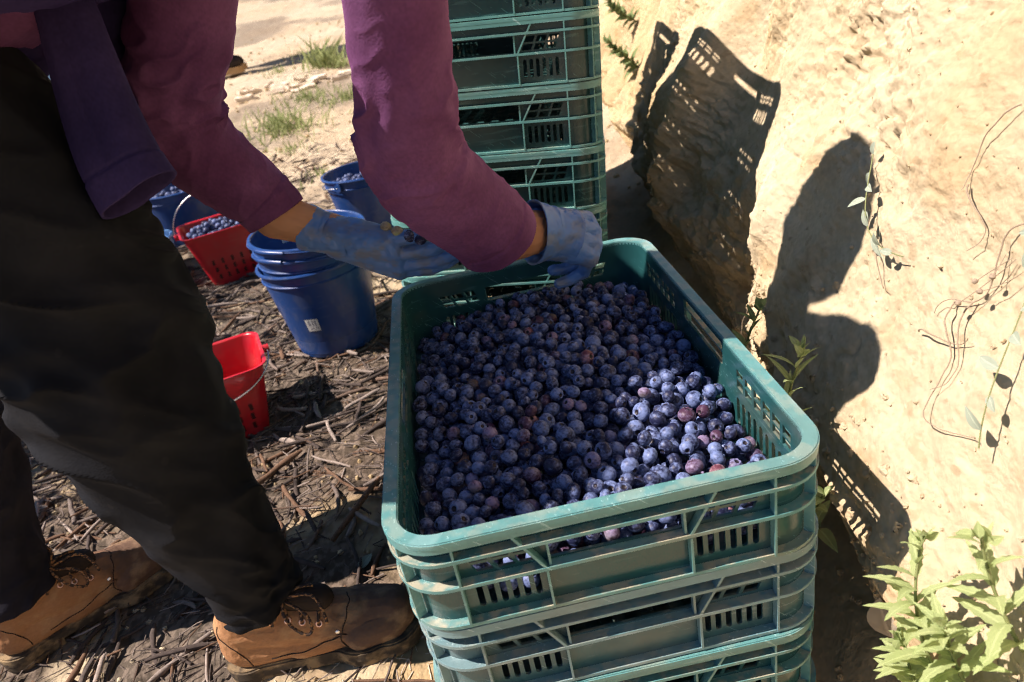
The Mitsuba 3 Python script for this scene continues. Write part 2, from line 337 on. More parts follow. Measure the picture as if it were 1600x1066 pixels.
    cut = [sg.box(0.05 + i * 0.0305, 0.05 + j * 0.052, 0.05 + i * 0.0305 + 0.017, 0.05 + j * 0.052 + 0.040) for i in range(10) for j in range(10)]
    out.append(('floor', extrude(fl.difference(unary_union(cut)), 0.003, -0.1032), False))
    return out
CRATE = crate_parts()
_crate_cache = {}
def crate(M, bsdf, label, group=None):
    k = thing('fruit_crate', label, 'crate', group)
    if bsdf not in _crate_cache: _crate_cache[bsdf] = [(n, P(m, 'dusty_sunlit_ledge' if n == 'ledge' and bsdf == 'teal_plastic' else 'worn_' + bsdf if n in ('rim', 'ledge', 'rib') else bsdf, s)) for n, m, s in CRATE]  # edge parts take the paler copy that paints sunlight in
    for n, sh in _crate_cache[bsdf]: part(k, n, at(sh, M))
    return k
near_labels = ['teal slatted crate heaped with blueberries, topmost of the near stack',
               'bluish sun-faded crate directly under the crate of blueberries',
               'green crate third from the top of the near stack',
               'green crate at the bottom of the near stack, on the sand']
near_M = []
for k, (dx, dy, rz_) in enumerate([(0, 0, 0), (0.0035, 0.002, 0.006), (-0.001, 0.003, -0.006), (0.003, -0.001, 0.004)]):
    M = mat((dx, dy, -k * CH), rz_); near_M.append(M)
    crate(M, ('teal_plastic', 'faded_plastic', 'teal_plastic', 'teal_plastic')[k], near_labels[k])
ordinal = ['bottom crate of the rear stack, on the ground behind the berry crate', 'second crate from the bottom of the rear stack, behind the berry crate',
           'third crate from the bottom of the rear stack, its rim just over the berry crate', 'rear stack crate level with the gloved right hand',
           'rear stack crate one above the gloved right hand', 'rear stack crate third from the top of the stack, beside the purple sleeve',
           'rear stack crate second from the top of the stack', 'uppermost crate of the rear stack, partly cut off by the frame']
def rear_stack(o, rz_, tx, ty, k0, k1, labs, group=None):
    up = np.array([tx, ty, 1.0]); up /= np.linalg.norm(up)
    ex = np.array([math.cos(rz_), math.sin(rz_), 0]); ex -= up * ex.dot(up); ex /= np.linalg.norm(ex); ey = np.cross(up, ex)
    for k in range(k0, k1 + 1):
        M = np.eye(4); j = rng.normal(0, 0.0016, 2)
        M[:3, 0], M[:3, 1], M[:3, 2] = ex, ey, up; M[:3, 3] = np.array(o) + up * CH * k - ex * (CW + j[0]) + ey * j[1]
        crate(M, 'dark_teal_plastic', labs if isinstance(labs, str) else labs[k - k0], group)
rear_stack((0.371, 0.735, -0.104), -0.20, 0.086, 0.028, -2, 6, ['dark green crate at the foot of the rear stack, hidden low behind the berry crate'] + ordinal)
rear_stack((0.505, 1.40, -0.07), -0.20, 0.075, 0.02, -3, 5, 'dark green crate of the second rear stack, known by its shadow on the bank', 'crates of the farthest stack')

# ------------------------------------------------------------------ blueberries
def berry_mesh(R, nphi=20, nth=12, r=None, squash=0.88):
    """A blueberry, its crown at +z; uv = (which berry, latitude)."""
    th = np.r_[0.0, 0.16, 0.30, 0.40, 0.50, np.linspace(0.68, PI, nth)]
    prof_r = np.sin(th); prof_z = np.cos(th) * squash
    prof_z[0] -= 0.20; prof_z[1] -= 0.19; prof_z[2] -= 0.06; prof_z[3] += 0.055; prof_z[4] += 0.01
    ph = np.linspace(0, 2 * PI, nphi, endpoint=False)
    lobes = 0.5 + 0.5 * np.cos(5 * ph)
    Z = prof_z[:, None] * np.ones(nphi); Rr = prof_r[:, None] * np.ones(nphi)
    Z[3] += 0.11 * lobes - 0.05; Rr[3] += 0.07 * lobes
    V = np.stack([Rr * np.cos(ph), Rr * np.sin(ph), Z], -1) * R
    m = grid_mesh(V, True); uv = np.stack([np.full(len(m.vertices), 0.0 if r is None else r), np.repeat(th / PI, nphi)], 1)
    return m, uv
def rand_rot(up_bias=0.35):
    d = rng.normal(0, 1, 3) + [0, 0, up_bias]; d /= np.linalg.norm(d)
    return trimesh.geometry.align_vectors([0, 0, 1], d)
def pack(n, xr, yr, floor, target, cands=14, rr=(0.0064, 0.0115), inside=None):
    """Drops n berries one by one, each where it comes to rest lowest against the wanted surface."""
    C = np.zeros((n, 3)); R = np.zeros(n); cell = 0.022; grid = {}
    made = 0
    for k in range(n * 2):
        if made >= n: break
        r = rng.triangular(rr[0], (rr[0] + rr[1]) * 0.5, rr[1]); best = None
        for _ in range(cands):
            x, y = rng.uniform(xr[0] + r, xr[1] - r), rng.uniform(yr[0] + r, yr[1] - r)
            if inside is not None and not inside(x, y, r): continue
            i, j = int(x // cell), int(y // cell); z = floor + r
            for a in (-1, 0, 1):
                for b in (-1, 0, 1):
                    for q in grid.get((i + a, j + b), ()):
                        s = (r + R[q]) ** 2 - (x - C[q, 0]) ** 2 - (y - C[q, 1]) ** 2
                        if s > 0: z = max(z, C[q, 2] + math.sqrt(s) * 0.97)
            h = z - target(x, y)
            if best is None or h < best[0]: best = (h, x, y, z)
        if best is None or best[0] > 0.004: continue
        C[made] = best[1:]; R[made] = r; grid.setdefault((int(best[1] // cell), int(best[2] // cell)), []).append(made); made += 1
    return C[:made], R[:made]
def heap(x, y):
    u = (x - 0.2) / 0.18; v = (y - 0.3) / 0.28
    z = -0.040 - 0.026 * max(abs(u), 0) ** 2.4 - 0.012 * max(v, 0) ** 2
    z -= 0.022 * max(0, u) * max(0, -v) + 0.020 * max(0, -u) * max(0, v)
    return z + 0.006 * math.sin(x * 31 + 1) * math.sin(y * 23)
BC, BR = pack(2250, (0.0155, 0.3845), (0.0155, 0.5795), -0.1, heap)
EYE = np.array([0.127, -0.471, 0.418])
def seen(C, R):
    """Berries that nothing in the heap hides from above and in front."""
    d = EYE - C; dist = np.linalg.norm(d, axis=1); d /= dist[:, None]; vis = np.ones(len(C), bool)
    for k in range(len(C)):
        w = C - C[k]; t = w @ d[k]; off = np.linalg.norm(w - t[:, None] * d[k], axis=1)
        vis[k] = ((t > 0) & (off < R * 0.45)).sum() == 0
    return vis, dist
vis, dist = seen(BC, BR)
order = np.argsort(np.where(vis, dist / BR, 1e9))
single_ids = set(order[:290].tolist())
def berry_class(r, sunny):
    if r > 0.994: return 'pale green unripe blueberry lying among the blue ones in the heaped crate', 'green berries in the heaped crate'
    if r > 0.98: return 'reddish half-ripe blueberry lying among the blue ones in the heaped crate', 'red berries in the heaped crate'
    if r > 0.89: return 'purple tinged blueberry in the front of the heap in the top crate', 'purple berries in the heaped crate'
    return 'dusky blue blueberry in the front of the heap in the top crate', 'blue berries in the heaped crate'
rest, rest_uv = [], []
for k in order:
    r = float(rng.random()); rot = rand_rot()
    if k in single_ids or vis[k]: m, uv = berry_mesh(BR[k], r=r, squash=rng.uniform(0.74, 0.95))
    else: m, uv = berry_mesh(BR[k], 8, 4, r=r)
    m.apply_transform(rot); m.apply_translation(BC[k])
    if k in single_ids:
        lab, grp = berry_class(r, False)
        single('blueberry', P(m, 'berry_skin', True, uv=uv), lab, 'blueberry', grp)
    else: rest.append(m); rest_uv.append(uv)
single('blueberry_heap', P(cat(rest), 'berry_skin', True, uv=np.vstack(rest_uv)), 'mass of dusky blueberries filling the top crate', 'blueberries', kind='stuff')
from scipy.spatial import cKDTree
_bt = cKDTree(bank_mesh.vertices[:, 1:])
def bank_pt(y, z):
    """The point of the bank's face at y, z, and the outward normal."""
    d, i = _bt.query([y, z], k=6); v = bank_mesh.vertices[i]; v = v[np.argmin(v[:, 0])]
    return np.array([v[0], y, z])

# ------------------------------------------------------------------ buckets
def speckle(base, dust, amount):
    def fn(p, n, uv):
        a = smoothstep(0.45, 0.75, fbm(p.x * 40, p.y * 40, p.z * 22, 4)); s = smoothstep(0.66, 0.8, fbm(p.x * 20, p.y * 20 + 5, p.z * 120, 3))
        c = mix(mi.Color3f(base) * 0.9, mi.Color3f(base) * 1.12, fbm(p.x * 9, p.y * 9, p.z * 9, 2))
        return mix(mix(c, mi.Color3f(dust), a * amount), mi.Color3f(dust) * 1.2, s * 0.15)
    return fn
scene['blue_plastic'] = two(principled(proc(speckle((0.012, 0.047, 0.175), (0.10, 0.12, 0.17), 0.32)), 0.33, 0.5))
scene['pale_blue_plastic'] = two(principled(proc(speckle((0.12, 0.26, 0.52), (0.4, 0.42, 0.44), 0.35)), 0.4, 0.5))
scene['red_plastic'] = two(principled(proc(speckle((0.42, 0.009, 0.018), (0.36, 0.12, 0.1), 0.16)), 0.3, 0.5))
scene['wire'] = two({'type': 'roughconductor', 'material': 'Al', 'alpha': 0.25})
scene['white_plastic'] = two(principled((0.72, 0.72, 0.70), 0.4))
def sticker_color(p, n, uv):
    bar = smoothstep(0.45, 0.5, noise(uv.x * 26, 0.5, 3.0)) * smoothstep(0.16, 0.2, uv.x) * smoothstep(0.84, 0.8, uv.x) * smoothstep(0.42, 0.45, uv.y) * smoothstep(0.92, 0.88, uv.y)
    ln = smoothstep(0.5, 0.6, noise(uv.x * 22, dr.floor(uv.y * 9), 1.0)) * smoothstep(0.1, 0.14, uv.y) * smoothstep(0.38, 0.34, uv.y) * smoothstep(0.1, 0.14, uv.x) * smoothstep(0.9, 0.86, uv.x)
    edge = smoothstep(0.03, 0.05, uv.x) * smoothstep(0.97, 0.95, uv.x) * smoothstep(0.03, 0.05, uv.y) * smoothstep(0.97, 0.95, uv.y)
    return mix(mix(mi.Color3f(0.66, 0.66, 0.62), mi.Color3f(0.28, 0.28, 0.3), dr.maximum(bar, ln)), mi.Color3f(0.35, 0.36, 0.36), 1 - edge)
scene['printed_label'] = two(principled(proc(sticker_color), 0.5))
def arc_patch(r0, r1, z0, z1, a0, a1, n=10):
    a = np.linspace(a0, a1, n); t = np.linspace(0, 1, 2)
    V = np.stack([np.stack([(r0 + (r1 - r0) * k) * np.cos(a), (r0 + (r1 - r0) * k) * np.sin(a), np.full(n, z0 + (z1 - z0) * k)], -1) for k in t])
    m = grid_mesh(V); uv = np.stack([np.tile(np.linspace(0, 1, n), 2), np.repeat([0.0, 1.0], n)], 1)
    return m, uv
def bucket(x, y, z, label, bsdf='blue_plastic', rb=0.105, rt=0.138, h=0.245, rz=0.0, tilt=(0, 0), sticker=None, handle=None, hm='wire', group=None, inner_sticker=None):
    k = thing('bucket', label, 'bucket', group); M = mat((x, y, z), rz, tilt[0], tilt[1]); t = 0.0025
    prof = [(0.0001, 0.004), (rb - 0.006, 0.004), (rb - 0.002, 0.0), (rb, 0.002), (rb + 0.001, 0.012), (rt - 0.002, h - 0.034), (rt + 0.002, h - 0.032), (rt + 0.002, h - 0.030), (rt - 0.001, h - 0.028), (rt, h - 0.008), (rt + 0.007, h - 0.007),
            (rt + 0.0085, h - 0.003), (rt + 0.007, h), (rt + 0.001, h + 0.0005), (rt - t, h - 0.003), (rb + 0.002, 0.012), (rb - 0.004, 0.0075), (0.0001, 0.0075)]
    part(k, 'body', P(lathe(prof, 56), bsdf, 40, M))
    for s in (-1, 1):
        ear = extrude(sg.Point(0, 0).buffer(0.013, 8).difference(sg.Point(0, 0).buffer(0.0035, 6)), 0.007); ear.apply_transform(trimesh.transformations.rotation_matrix(PI / 2, (0, 1, 0)))
        ear.apply_translation((s * (rt + 0.0065) - (0.007 if s < 0 else 0), 0, h - 0.02)); part(k, 'ear', P(ear, bsdf, 30, M))
    if handle is not None:
        a = np.linspace(0, PI, 30); R = rt + 0.011
        c = np.stack([R * np.cos(a), np.sin(a) * R * 0.98 * math.cos(handle), h - 0.02 + np.sin(a) * R * 0.98 * math.sin(handle)], -1)
        hd = part(k, 'handle', P(sweep(c, 0.002, 8), hm, True, M))
        g = sweep(c[12:18], 0.006, 10); scene[hd + '__grip'] = P(g, 'white_plastic' if hm == 'wire' else hm, 40, M)
    if sticker is not None:
        a, zz, w, hh = sticker; f = lambda q: rb + 0.001 + (rt - rb - 0.003) * (q - 0.012) / (h - 0.046)
        m, uv = arc_patch(f(zz) + 0.0008, f(zz + hh) + 0.0008, zz, zz + hh, a, a + w / rb); part(k, 'sticker', P(m, 'printed_label', True, M, uv=uv), 'white printed label stuck on the bucket')
    if inner_sticker is not None:
        a, zz, w, hh = inner_sticker; f = lambda q: rb + 0.002 - 0.0012 + (rt - t - rb - 0.002) * (q - 0.012) / (h - 0.015)
        m, uv = arc_patch(f(zz), f(zz + hh), zz, zz + hh, a, a + w / rb); part(k, 'sticker', P(m, 'printed_label', True, M, uv=uv), 'white printed label stuck inside the bucket')
    return M
G = lambda x, y: float(ground_z(x, y))
def berries_in(M, n, rad, zfloor, rect=None, seed=1, lab='', dome=0.02, level=0.0):
    ins = (lambda x, y, r: x * x + y * y < (rad - r) ** 2) if rect is None else (lambda x, y, r: abs(x) < rect[0] - r and abs(y) < rect[1] - r)
    ex = rad if rect is None else rect[0]; ey = rad if rect is None else rect[1]
    C, R = pack(n, (-ex, ex), (-ey, ey), zfloor, lambda x, y: level + dome * (1 - (x * x + y * y) / max(ex, ey) ** 2), 10, (0.0080, 0.0108), ins)
    ms, us = [], []
    for c, r in zip(C, R):
        m, uv = berry_mesh(r, 10, 5, r=float(rng.random() * 0.72)); m.apply_transform(rand_rot()); m.apply_translation(c); ms.append(m); us.append(uv)
    single('blueberry_heap', P(cat(ms), 'berry_skin', True, M, uv=np.vstack(us)), lab, 'blueberries', kind='stuff')
# nested empty buckets beside the twigs
b0 = (-0.262, 1.335)
bz = G(*b0) - 0.004
bucket(b0[0], b0[1], bz, 'blue bucket with a white label, outermost of the nested empty buckets', rz=2.7, sticker=(-2.7 + math.radians(-112), 0.085, 0.030, 0.036))
bucket(b0[0] - 0.003, b0[1] + 0.002, bz + 0.036, 'blue bucket nested in the middle of the empty stack', rz=2.5, tilt=(0.02, -0.03), handle=0.15, hm='blue_plastic')
bucket(b0[0] - 0.012, b0[1] + 0.004, bz + 0.068, 'topmost blue bucket of the empty nested stack, its inside showing', rz=2.6, tilt=(0.02, -0.07), handle=0.1, hm='blue_plastic', inner_sticker=(-2.6 + math.radians(118), 0.185, 0.028, 0.030))
A = (-0.868, 2.315)
Ma = bucket(A[0], A[1], G(*A), 'blue bucket full of berries on the ground behind the red tub', rb=0.108, rt=0.140, h=0.20, rz=0.6, handle=-0.1)
berries_in(Ma, 150, 0.132, 0.15, lab='mass of blueberries in the blue bucket behind the red tub', level=0.182)
B = (-0.165, 2.02)
Mb = bucket(B[0], B[1], G(*B), 'blue bucket full of berries standing behind the purple sleeves', rb=0.102, rt=0.132, h=0.225, rz=1.0, handle=-0.1)
berries_in(Mb, 130, 0.125, 0.17, lab='mass of blueberries in the blue bucket behind the sleeves', level=0.21)
Cc = (-0.945, 1.98)
bucket(Cc[0], Cc[1], G(*Cc), 'pale blue bucket with white handle beside the dark trousers', 'pale_blue_plastic', rb=0.085, rt=0.11, h=0.15, rz=0.4, handle=0.12, hm='white_plastic')
Dd = (-2.66, 5.7)
bucket(Dd[0], Dd[1], G(*Dd), 'pale blue bucket with raised handle far off at the left edge', 'pale_blue_plastic', rb=0.105, rt=0.14, h=0.25, rz=1.2, handle=1.35, hm='white_plastic')

def tub(x, y, z, rz, label, handle, s=1.0):
    """A tapered, rounded-square tub, its lower walls set with dark bars for the shade of slots."""
    k = thing('harvest_tub', label, 'tub'); M = mat((x, y, z), rz, s=s)
    ax, ay, bx, by, h, n = 0.076, 0.066, 0.112, 0.098, 0.165, 14
    def ring(hx, hy, z, r):
        c = np.array(sg.box(-hx + r, -hy + r, hx - r, hy - r).buffer(r, 8).exterior.coords)[:-1]; return np.c_[c, np.full(len(c), z)]
    lv = [(0, -0.006, 0.02), (0.0, 0, 0.024), (1, 0, 0.03), (1.0, 0.006, 0.034), (1.02, 0.0065, 0.034), (1.02, 0.001, 0.03), (1.0, -0.0025, 0.028), (0.02, -0.003, 0.02), (0.02, -0.05, 0.01)]
    V = [ring(ax + (bx - ax) * f + o, ay + (by - ay) * f + o, h * f, r) for f, o, r in lv]
    V.insert(0, ring(0.03, 0.026, 0.0, 0.01))
    part(k, 'body', P(grid_mesh(np.array(V), True), 'red_plastic', 40, M))
    # slots: thin dark bars, the shade of the openings put into their colour
    for side in range(4):
        hx0, hx1, w0, w1 = ((ax, bx, ay, by), (ay, by, ax, bx))[side % 2]
        sl = math.atan2(hx1 - hx0, h)
        ms = []
        for row, zz in enumerate((0.028, 0.052, 0.076)):
            for c in np.linspace(-0.6, 0.6, 5):
                f = zz / h; W = w0 + (w1 - w0) * f
                b = box(-0.0015, 0.0012, -0.0036, 0.0036, -0.008, 0.008); b.apply_transform(mat((hx0 + (hx1 - hx0) * f, c * W, zz), 0, 0, sl)); ms.append(b)
        m = cat(ms); m.apply_transform(mat(rz=side * PI / 2)); part(k, 'slot_shade_rows', P(m, 'slot_shadow', False, M))
    for s_ in (-1, 1):
        e = trimesh.creation.cylinder(0.009, 0.016, sections=16); e.apply_transform(mat((s_ * (bx + 0.012), 0, h - 0.006), 0, 0, PI / 2)); part(k, 'ear', P(e, 'red_plastic', 40, M))
    a = np.linspace(0, PI, 30)
    c = np.stack([(bx + 0.016) * np.cos(a), np.sin(a) * 0.135 * math.cos(handle), h - 0.006 + np.sin(a) * 0.135 * math.sin(handle)], -1)
    part(k, 'handle', P(sweep(c, 0.0019, 8), 'wire', True, M))
    return M
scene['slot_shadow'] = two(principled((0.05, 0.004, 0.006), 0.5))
t1 = (-0.492, 1.02)
tub(t1[0], t1[1], G(*t1) - 0.003, 0.30, 'empty bright red tub with a wire handle, between trousers and blue buckets', math.radians(195), 1.03)
t2 = (-0.652, 1.935)
Mt = tub(t2[0], t2[1], G(*t2) - 0.003, 0.35, 'red tub full of blueberries with raised wire handle, farther back', math.radians(112), 1.08)
berries_in(Mt, 120, 0.1, 0.13, rect=(0.105, 0.09), lab='mass of blueberries in the red tub', level=0.150, dome=0.02)

# ------------------------------------------------------------------ twigs, litter, grass
def wood_color(p, n, uv):
    r = uv.x
    base = mix(mi.Color3f(0.070, 0.055, 0.048), mi.Color3f(0.29, 0.24, 0.205), smoothstep(0.35, 1.0, r))
    base = mix(base, mi.Color3f(0.14, 0.085, 0.055), smoothstep(0.75, 0.85, cell_rand(r * 431)))
    return base * (0.65 + 0.7 * fbm(p.x * 170, p.y * 170, p.z * 170, 3))
scene['twig_bark'] = two(principled(proc(wood_color), 0.9, 0.15))
def twig(L, r, tone, n=6, k=6):
    t = np.linspace(-0.5, 0.5, k); c = np.stack([t * L, rng.normal(0, 0.035) * L * (t * t * 4) + np.cumsum(rng.normal(0, 0.012, k)) * L, np.cumsum(rng.normal(0, 0.01, k)) * L], -1)
    ends = np.ones(k); ends[0] *= rng.uniform(0.5, 1); ends[-1] *= rng.uniform(0.3, 0.9)
    m = sweep(c, r * ends * (1 + rng.normal(0, 0.1, k)), n); return m, np.full((len(m.vertices), 2), tone)
def litter_density(x, y):
    d = 1.0
    d *= 1 / (1 + math.exp((x + 0.02 + 0.05 * math.sin(y * 9)) * 22))            # thins out towards the crates and the bank
    if y > 1.9: d *= math.exp(-(y - 1.9) * 1.1)
    if y < 0.30: d *= 1 if x < -0.36 else 0.25
    if -0.24 < x < -0.05 and 0.40 < y < 0.66: d *= 0.22
    return d
twigs = []
tries = 0
while len(twigs) < 13000 and tries < 140000:
    tries += 1; x = rng.uniform(-1.9, 0.10); y = 0.12 + rng.power(1.0) * 3.1
    if rng.random() > litter_density(x, y): continue
    big = rng.random()
    L = rng.uniform(0.016, 0.056) if big < 0.86 else rng.uniform(0.06, 0.13); r = L * rng.uniform(0.018, 0.045) if big < 0.86 else rng.uniform(0.0022, 0.0052)
    r = min(max(r, 0.0011), 0.0055)
    lay = rng.uniform(0, 0.012)
    twigs.append((x, y, L, r, lay))
mulch, mulch_uv, named = [], [], []
def put_twig(x, y, L, r, lay, a, pitch):
    m, uv = twig(L, r, float(rng.random()), 7 if r > 0.003 else 4, 6 if L > 0.05 else 3)
    m.apply_transform(mat((x, y, G(x, y) + r * 0.6 + lay), a, 0, pitch)); return m, uv
key = [(-0.359, 0.80, 0.15, 0.0062, 0.012, 0.95, 0.02), (-0.165, 0.60, 0.16, 0.0052, 0.012, 1.05, -0.05), (-0.21, 0.70, 0.11, 0.003, 0.014, 2.2, 0.0), (-0.30, 0.63, 0.12, 0.003, 0.012, 1.3, 0.0), (-0.075, 0.63, 0.12, 0.0026, 0.006, 1.1, 0.02),
       (-0.13, 0.47, 0.07, 0.0034, 0.004, 1.25, 0), (-0.25, 0.95, 0.12, 0.004, 0.01, 0.35, 0.03), (-0.12, 0.98, 0.14, 0.0035, 0.01, 0.7, 0.0), (-0.46, 0.73, 0.1, 0.005, 0.012, 0.2, 0), (-0.16, 1.08, 0.12, 0.004, 0.01, 0.5, 0), (-0.05, 0.30, 0.14, 0.0028, 0.003, 0.05, 0), (-0.10, 0.24, 0.12, 0.0022, 0.003, -0.2, 0)]
for q in key: named.append(put_twig(*q))
for x, y, L, r, lay in sorted(twigs, key=lambda q: -q[2] * q[3] / (0.4 + math.hypot(q[0], q[1] + 0.47)) ** 2):
    m = put_twig(x, y, L, r, lay, rng.uniform(0, PI * 2), rng.normal(0, 0.09))
    if len(named) < 150: named.append(m)
    else: mulch.append(m[0]); mulch_uv.append(m[1])
key_labels = ['thick brown stick pointing up between the empty red tub and the near boot', 'long dark stick leaning on the sand just above the near boot lace', 'thin stick crossing above the long dark stick by the boot', 'thin stick left of the long dark stick by the near boot', 'slender dark twig on the sand beside the left wall of the berry crate', 'short dark twig beside the oval green leaf on the sand',
              'curved grey stick below the nested blue buckets', 'long stick near the left wall of the crate, below the blue buckets', 'stick beside the trouser leg, left of the thick brown stick', 'stick between the blue buckets and the left wall of the berry crate', 'pale straight stick on the sunlit sand in front of the near boot', 'thin twig on the sunlit sand at the bottom edge']
for j, (m, uv) in enumerate(named):
    single('twig', P(m, 'twig_bark', True, uv=uv), key_labels[j] if j < 12 else 'weathered brown twig lying in the litter around the boots and buckets', 'twig', None if j < 12 else 'larger twigs on the ground')
single('twig_litter', P(cat(mulch), 'twig_bark', True, uv=np.vstack(mulch_uv)), 'carpet of small dry twigs and bark on the ground', 'litter', kind='stuff')
# pale bark chips in a row across the far path
for k in range(26):
    f = rng.random(); x = -1.12 + 0.95 * f; y = 4.58 + 0.10 * f + rng.normal(0, 0.07); L = rng.uniform(0.05, 0.16)
    m = trimesh.creation.box((L, rng.uniform(0.02, 0.05), rng.uniform(0.01, 0.03))).subdivide().subdivide(); m.vertices += nz(m.vertices, 30, 2, k)[:, None] * rng.normal(0, 0.006, 3) ; m.vertices[:, 2] += 0.004 * np.sin(m.vertices[:, 0] * 60)
    m.apply_transform(mat((x, y, G(x, y) + 0.012), rng.normal(0.1, 0.5), rng.normal(0, 0.2), rng.normal(0, 0.12)))
    single('bark_chip', P(m, 'pale_wood', 30), 'pale sunlit piece of wood in the row across the path', 'wood piece', 'pale wood pieces on the far path')
def pale_fn(p, n, uv): return mix(mi.Color3f(0.50, 0.40, 0.29), mi.Color3f(0.70, 0.62, 0.50), fbm(p.x * 60, p.y * 60, p.z * 60, 3))
scene['pale_wood'] = two(principled(proc(pale_fn), 0.9, 0.1))
# small clods and stones
clods = []
for k in range(2600):
    far = rng.random(); y = rng.uniform(-0.2, 1.6) if far < 0.55 else rng.uniform(1.6, 7); x = rng.uniform(-1.2, 0.75) if far < 0.55 else rng.uniform(-3.2, 0.9)
    if x > float(bank_x(y, -0.36)) - 0.02: continue
    r = rng.uniform(0.002, 0.006) * (1 if far < 0.55 else 2.2)
    m = trimesh.creation.icosphere(1, r); m.vertices *= rng.uniform(0.6, 1.2, 3); m.vertices += rng.normal(0, 0.1 * r, m.vertices.shape); m.apply_translation((x, y, G(x, y) + r * 0.2)); clods.append(m)
for k in range(2000):
    y = rng.uniform(-0.15, 1.5); z = rng.uniform(-0.42, 0.30) if rng.random() < 0.28 else rng.uniform(-0.42, -0.10)
    if z < -0.28 and y < 0.0: continue
    q = bank_pt(y, z); r = 0.0010 + 0.0060 * rng.power(0.22) * (1.0 if z < -0.1 else 0.4)
    m = trimesh.creation.icosphere(1, r); m.vertices *= rng.uniform(0.55, 1.25, 3); m.vertices += rng.normal(0, 0.2 * r, m.vertices.shape); m.apply_translation(q + np.array([0.3 * r, 0, 0])); clods.append(m)
single('soil_crumbs', P(cat(clods), 'bank_soil', False), 'loose crumbs of sandy soil scattered over the ground and the bank', 'soil', kind='stuff')

def leaf_fn(c0, c1):
    def fn(p, n, uv):
        vein = 1 - smoothstep(0.0, 0.10, dr.abs(uv.x - 0.5)) * 1.0
        c = mix(mi.Color3f(c0), mi.Color3f(c1), fbm(p.x * 60, p.y * 60, p.z * 60, 3))
        return mix(c, mi.Color3f(c1) * 1.35, vein * 0.5)
    return fn
def leafmat(c0, c1, t=0.6): return {'type': 'principledthin', 'base_color': proc(leaf_fn(c0, c1)), 'roughness': 0.5, 'diff_trans': t, 'spec_trans': 0.0}
scene['green_leaf'] = leafmat((0.15, 0.21, 0.085), (0.25, 0.31, 0.15))
scene['bright_leaf'] = leafmat((0.34, 0.43, 0.17), (0.50, 0.57, 0.30), 0.9)
scene['pale_leaf'] = leafmat((0.30, 0.36, 0.28), (0.42, 0.47, 0.38), 0.5)
scene['dark_leaf'] = leafmat((0.035, 0.065, 0.022), (0.075, 0.12, 0.035))
scene['grass_blade'] = leafmat((0.24, 0.30, 0.11), (0.40, 0.43, 0.22), 0.9)
scene['dry_leaf'] = leafmat((0.30, 0.25, 0.18), (0.48, 0.42, 0.33), 0.4)
scene['green_stem'] = two(principled((0.20, 0.22, 0.09), 0.6))
scene['dry_root'] = two(principled((0.30, 0.235, 0.17), 0.9, 0.1))
def blade(p, d, L, w, bend, n=6, up=(0, 0, 1), toothed=0.0, fold=0.25):
    """A leaf from p along d, length L, width w, drooping by bend; uv across and along."""
    d = np.asarray(d, float); d /= np.linalg.norm(d); up = np.asarray(up, float); side = np.cross(d, up); side /= np.linalg.norm(side) + 1e-9; nn = np.cross(side, d)
    t = np.linspace(0, 1, n); prof = np.sin(PI * np.clip(t * 0.94 + 0.05, 0, 1) ** 0.8) ** 0.85; prof[-1] = 0.02; prof[0] = 0.10
    if toothed: prof = prof * (1 + toothed * np.where(np.arange(n) % 2 == 0, 0.18, -0.16))
    C = np.asarray(p) + t[:, None] * L * d - (t ** 2 * bend * L)[:, None] * nn
    V = np.stack([C + (s * prof * w / 2)[:, None] * side + (abs(s) * fold * prof * w / 2)[:, None] * nn for s in (-1, -0.5, 0, 0.5, 1)], 1)
    m = grid_mesh(V); uv = np.stack([np.tile(np.linspace(0, 1, 5), n), np.repeat(t, 5)], 1)
    return m, uv
# grass tufts
def tuft(x, y, n, h, spread, bsdf='grass_blade'):
    ms = []; us = []
    for _ in range(n):
        a = rng.uniform(0, 2 * PI); rr = abs(rng.normal(0, spread)); px, py = x + rr * math.cos(a), y + rr * math.sin(a)
        d = np.array([rng.normal(0, 0.45), rng.normal(0, 0.45), 1]); m, uv = blade((px, py, G(px, py) - 0.003), d, h * rng.uniform(0.4, 1.15), h * 0.07 + 0.002, rng.uniform(0, 0.6), 5, (rng.normal(), rng.normal(), 0.1)); ms.append(m); us.append(uv)
    return cat(ms), np.vstack(us)
gl = [(-0.70, 3.62, 210, 0.11, 0.13, 'largest sunlit grass tuft on the path behind the sleeves'), (-0.62, 3.25, 60, 0.05, 0.10, 'low thin grass tuft in front of the largest one'), (-0.62, 4.15, 130, 0.075, 0.16, 'sparse pale grass tuft near the row of wood pieces'),
      (-0.35, 4.0, 140, 0.08, 0.15, 'grass tuft beside the purple near sleeve'), (-0.93, 5.15, 50, 0.06, 0.07, 'small green grass tuft right of the far shoe'), (-0.83, 5.6, 30, 0.05, 0.06, 'tiny grass tuft beyond the row of wood pieces'),
      (-0.55, 2.55, 50, 0.05, 0.05, 'green grass tuft between the red tub and blue bucket'), (-0.78, 2.05, 40, 0.05, 0.03, 'grass blades beside the red tub of berries'), (-0.05, 1.62, 24, 0.04, 0.03, 'few grass blades right of the nested buckets'), (-0.42, 2.75, 40, 0.05, 0.06, 'grass tuft left of the far blue bucket')]
gl += [(-0.60, 5.05, 60, 0.24, 0.08, 'tall pale grass clump left of the near sleeve, beyond the wood pieces'), (-0.48, 4.95, 40, 0.17, 0.06, 'second tall grass clump close to the near sleeve')]
for x, y, n, h, s_, lab in gl:
    m, uv = tuft(x, y, n, h, s_); single('grass_tuft', P(m, 'grass_blade', True, uv=uv), lab, 'grass', kind='stuff')

